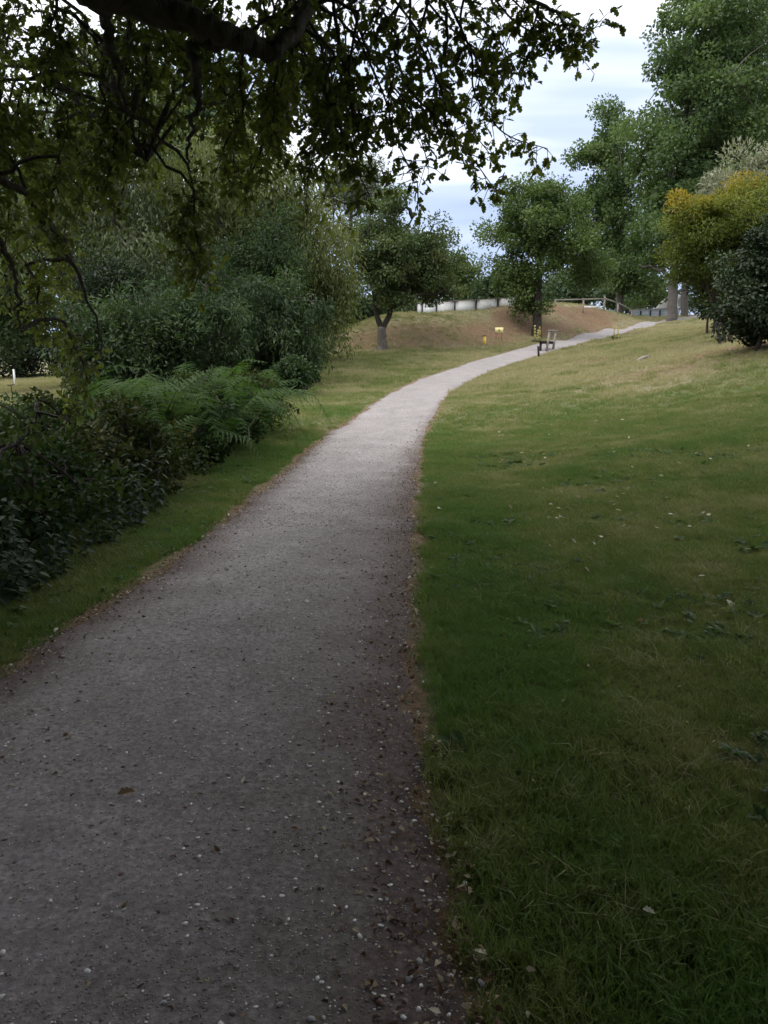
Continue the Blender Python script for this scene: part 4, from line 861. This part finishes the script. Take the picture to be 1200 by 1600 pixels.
O = lambda a, b_, c_: bp + pd * a + pn * b_ + np.array((0, 0, c_))
mk(MB().box(O(0, .28, .47), (Lb, .20, .06), np.stack([pd, pn, np.array((0, 0, 1.))])), 'seat_plank', 'darkwood'); mk(MB().box(O(0, .06, .47), (Lb, .18, .06), np.stack([pd, pn, np.array((0, 0, 1.))])), 'seat_plank', 'darkwood')
for a in (-.52, .52):
    mk(MB().bar(O(a, -.02, -.1), O(a, -.16, 1.02), .10, .10, pd), 'back_post', 'woodl'); mk(MB().bar(O(a, .30, -.1), O(a, .30, .44), .10, .10, pd), 'leg', 'darkwood'); mk(MB().bar(O(a + .06, -.05, .40), O(a + .06, .36, .40), .05, .09), 'bearer', 'wood')
mk(MB().bar(O(-Lb / 2, -.17, 1.03), O(Lb / 2, -.17, 1.03), .12, .07), 'back_rail', 'woodl')
pb = G(842, 558); link_ = link('short_post', MB().tube([pb - (0, 0, .1), pb + (-.03, 0, .25), pb + (-.05, 0, .50), pb + (-.06, 0, .53)], [.055, .05, .052, .03], 8).mesh('short_post', M['darkwood']))
tag(link_, 'short dark wooden post standing in front of the bench', 'post')
# yellow marker post
yp = G(757, 539); ym = thing('marker_post', 'yellow marker post with rust-brown cap at the foot of the bank', 'post', yp)
link('post', MB().box(yp + (0, 0, .2), (.15, .12, .54)).mesh('post', M['yellow']), ym); link('cap', MB().box(yp + (0, 0, .51), (.20, .17, .07)).mesh('cap', M['rust']), ym); link('stripe', MB().box(yp + (.02, -.064, .26), (.03, .008, .36)).mesh('stripe', M['cream']), ym)
# yellow notice board
sg = G(781, 533); sc_ = P(780, 516, sg[1]); sn = thing('notice_board', 'small pale yellow notice board with a dark mark on the bank', 'sign', sg)
wS, hS = 23 / 2 * sg[1] / 1200 * 1.05, 0.31
link('board', MB().box(sc_, (.46, .03, .31)).mesh('board', M['cream']), sn)
for dx_ in (-.16, .16): link('leg', MB().box((sc_[0] + dx_, sc_[1] + .035, (sc_[2] + .1 + sg[2] - .2) / 2), (.04, .035, sc_[2] + .1 - sg[2] + .2)).mesh('leg', M['rust']), sn)
mkb = MB()
for a, b_ in [((.0, .09), (-.06, -.02)), ((-.06, -.02), (.06, -.02)), ((.025, .04), (.025, -.09))]:
    mkb.bar(sc_ + (a[0], -.018, a[1]), sc_ + (b_[0], -.018, b_[1]), .022, .006, (0, 1, 0))
link('dark_mark', mkb.mesh('dark_mark', M['darkwood']), sn)
# mulleins
M['mflower'] = leaf_mat('yellow_flower', (.40, .36, .08), (.70, .62, .20), (.85, .80, .45), .2); M['mleaf'] = leaf_mat('woolly_leaf', (.08, .11, .05), (.13, .16, .08), (.18, .2, .12), .2)
def mullein(label, u, v, h, n, spread):
    b_ = G(u, v); r0 = thing('mullein', label, 'plant', b_, 'mulleins by the path')
    for k in range(n):
        a = b_ + (spread * (k - (n - 1) / 2) + rng.normal(0, .02), rng.normal(0, .06), 0); hh = h * (1 if k != 1 else .8) * rng.uniform(.9, 1.05); tp_ = a + (rng.normal(0, .03), 0, hh)
        st = link('stalk', MB().tube([a - (0, 0, .05), (a + tp_) / 2, tp_], [.014, .012, .006], 5).mesh('stalk', M['mleaf'], attrs={'tint': np.full(17, .5)}), r0)
        m_ = 170; t_ = .30 + .7 * rng.random(m_); t_ = t_[(np.sin(t_ * 34 + k) > -.45)]; m_ = len(t_); an = rng.random(m_) * 6.28; rr = .05 * (1.15 - t_) + .012
        pos = a + (tp_ - a) * t_[:, None]; dr = np.stack([np.cos(an), np.sin(an), np.full(m_, .3)], 1)
        foliage('flower_spike', pos + dr * rr[:, None] * .4, dr, rng.normal(size=(m_, 3)) + (0, 0, .5), rng.uniform(.04, .065, m_), T_BRD, M['mflower'], rng.random(m_), r0)
    m_ = 26; an = rng.random(m_) * 6.28; dr = np.stack([np.cos(an), np.sin(an), rng.uniform(.1, .9, m_)], 1)
    foliage('leaf_rosette', b_ + np.stack([rng.uniform(-.5, .5, m_) * spread * n, rng.normal(0, .05, m_), .05 + .1 * rng.random(m_)], 1), dr, np.tile([[0, 0, 1.]], (m_, 1)), rng.uniform(.12, .26, m_), T_BRD, M['mleaf'], rng.random(m_), r0)
mullein('yellow flowering mullein with two tall spikes below the round oak', 839, 536, .95, 3, .15)
mullein('small yellow mullein on the right verge beyond the bench', 962, 532, .75, 2, .22)

# ------------------------------------------------------------------ parapet, railing and bridge at the top of the bank
def ground_z(p): return float(H(np.array([p[0]]), np.array([p[1]]))[0])
A0, A1 = P(651, 490, 49.0), P(806, 480, 53.0)
pw = thing('white_parapet', 'low white panelled parapet with dark posts along the bank top', 'parapet', (A0[0], A0[1], ground_z(A0)))
us = [0, .055, .20, .385, .60, .82, 1.0]; top = lambda q: P(651 + 155 * q, 474.3 - 9.0 * q, 48.6 + 4 * q); bot = lambda q: P(651 + 155 * q, 491 - 11.0 * q, 48.6 + 4 * q)
dA_ = unit((A1 - A0) * (1, 1, 0)); nA = np.array((-dA_[1], dA_[0], 0))
for k in range(6):
    a, b_, c_, e_ = bot(us[k] + .006), bot(us[k + 1] - .006), top(us[k + 1] - .006), top(us[k] + .006)
    a[2] -= .25; b_[2] -= .25
    V = np.array([a, b_, c_, e_, a + nA * .05, b_ + nA * .05, c_ + nA * .05, e_ + nA * .05])
    link('panel', mk_mesh('panel', V, np.array([(0, 1, 2, 3), (5, 4, 7, 6), (1, 5, 6, 2), (4, 0, 3, 7), (3, 2, 6, 7), (0, 4, 5, 1)]), M['white']), pw)
for k in range(7):
    a, c_ = bot(us[k]), top(us[k]); link('post', MB().bar(a - (0, 0, .5) - nA * .012, c_ + (0, 0, .03) - nA * .012, .07, .07, dA_).mesh('post', M['darkwood']), pw)
link('top_rail', MB().bar(top(-.005) + (0, 0, .03) + nA * .02, top(1.005) + (0, 0, .03) + nA * .02, .12, .045).mesh('top_rail', M['rail']), pw)
# wooden railing to the right of the oak
rp = [P(868, 468, 57), P(912, 467, 60), P(945, 466, 63), P(966, 473, 66), P(988, 484, 69)]
rl = thing('wooden_railing', 'weathered wooden railing on the bank right of the round oak', 'railing', (rp[0][0], rp[0][1], ground_z(rp[0])))
for k, p_ in enumerate(rp):
    hh = .12 if k == 2 else .03; link('post', MB().bar((p_[0], p_[1], min(ground_z(p_) - .25, p_[2] - .8)), p_ + (0, 0, hh), .11, .11, (0, 1, 0)).mesh('post', M['rail']), rl)
for k in range(4): link('rail', MB().bar(rp[k] + (0, -.08, -.03), rp[k + 1] + (0, -.08, -.03), .05, .09).mesh('rail', M['woodl']), rl)
link('kerb_board', MB().bar(P(912, 479.5, 61), P(938, 479.5, 63), .05, .13).mesh('kerb_board', M['white']), rl)
# grey board parapet continuing to the trunks
gp = [P(984, 484.5, 70), P(1001, 484, 72), P(1016, 483.5, 74), P(1031, 483, 76), P(1046, 482.5, 78), P(1062, 482, 80)]
gr = thing('board_parapet', 'grey blue board parapet with dark posts beside the tall trunks', 'parapet', (gp[0][0], gp[0][1], ground_z(gp[0])))
for k in range(5):
    for q in range(3):
        dz = -.12 - q * .27; link('board', MB().bar(gp[k] + (0, 0, dz), gp[k + 1] + (0, 0, dz), .04, .262).mesh('board', M['greypaint']), gr)
    p_ = gp[k]; link('post', MB().bar((p_[0], p_[1] - .08, p_[2] - 1.3), p_ + (0, -.08, -.10), .12, .12, (0, 1, 0)).mesh('post', M['darkwood']), gr)
link('top_rail', MB().bar(gp[0] + (0, -.06, .03), gp[-1] + (0, -.06, .03), .14, .07).mesh('top_rail', M['woodl']), gr)
# pale pointed boulder and round white disc by the trunks
rb = P(1036, 486, 84); rr_ = np.random.default_rng(5)
nth, nh = 12, 7; V = []
for h_ in range(nh):
    f = h_ / (nh - 1)
    for q in range(nth):
        a = q / nth * 6.28; w_ = 1.55 * (1 - f) ** .75 + .08; V.append((rb[0] + .6 * f + w_ * math.cos(a) * rr_.uniform(.88, 1.12), rb[1] + w_ * .8 * math.sin(a) * rr_.uniform(.88, 1.12), rb[2] - .8 + f * 2.45))
Q = [(h_ * nth + q, h_ * nth + (q + 1) % nth, (h_ + 1) * nth + (q + 1) % nth, (h_ + 1) * nth + q) for h_ in range(nh - 1) for q in range(nth)]
me = mk_mesh('boulder', np.array(V), [np.array(Q)], M['stone']); tag(link('boulder', me), 'pale grey pointed boulder beside the bare grey trunk', 'boulder')
dc = P(1063, 472, 79); disc = thing('round_sign', 'round white-rimmed disc on a post between the two trunks', 'sign', (dc[0], dc[1], ground_z(dc)))
an = np.linspace(0, 2 * math.pi, 25)[:-1]
link('rim', MB().tube(np.array([dc + (.36 * math.cos(a), 0, .62 * math.sin(a)) for a in np.linspace(0, 2 * math.pi, 26)]), .10, 8, cap=False).mesh('rim', M['white'], True), disc)
V = np.vstack([[dc], [dc + (.36 * math.cos(a), 0, .62 * math.sin(a)) for a in an], [dc + (0, .06, 0)], [dc + (.36 * math.cos(a), .06, .62 * math.sin(a)) for a in an]]); T = [(0, 1 + (k + 1) % 24, 1 + k) for k in range(24)] + [(25, 26 + k, 26 + (k + 1) % 24) for k in range(24)]
link('face', mk_mesh('face', V, np.array(T), M['mirror']), disc)
link('post', MB().tube([np.array((dc[0], dc[1] + .12, ground_z(dc) - .3)), dc + (0, .12, .2)], .05, 8).mesh('post', M['greypaint']), disc)
# pale stick on the slope, posts in the far field
a, b_ = G(995, 566), G(1016, 558); tag(link('fallen_branch', MB().tube([a + (0, 0, .05), (a + b_) / 2 + (0, .03, .07), b_ + (0, 0, .05)], [.05, .055, .04], 7).mesh('fallen_branch', M['woodl'])), 'pale bare branch lying on the dry slope below the shrubs', 'branch')
p_ = GA(24, 48); q_ = P(24, 577, 48); tag(link('field_post', MB().box(((p_[0]), p_[1], (p_[2] - .2 + q_[2]) / 2), (.10, .10, q_[2] - p_[2] + .2)).mesh('field_post', M['white'])), 'white post standing in the field at the far left', 'post')
p_ = G(21, 628); st = thing('field_stake', 'thin dark stake with small crosspiece in the field', 'stake', p_)
link('stake', MB().tube([p_ - (0, 0, .1), p_ + (-.02, 0, .35), p_ + (-.03, 0, .62)], [.018, .016, .014], 6).mesh('stake', M['darkwood']), st); link('crosspiece', MB().bar(p_ + (-.14, -.02, .60), p_ + (.12, -.02, .63), .03, .03).mesh('crosspiece', M['darkwood']), st)
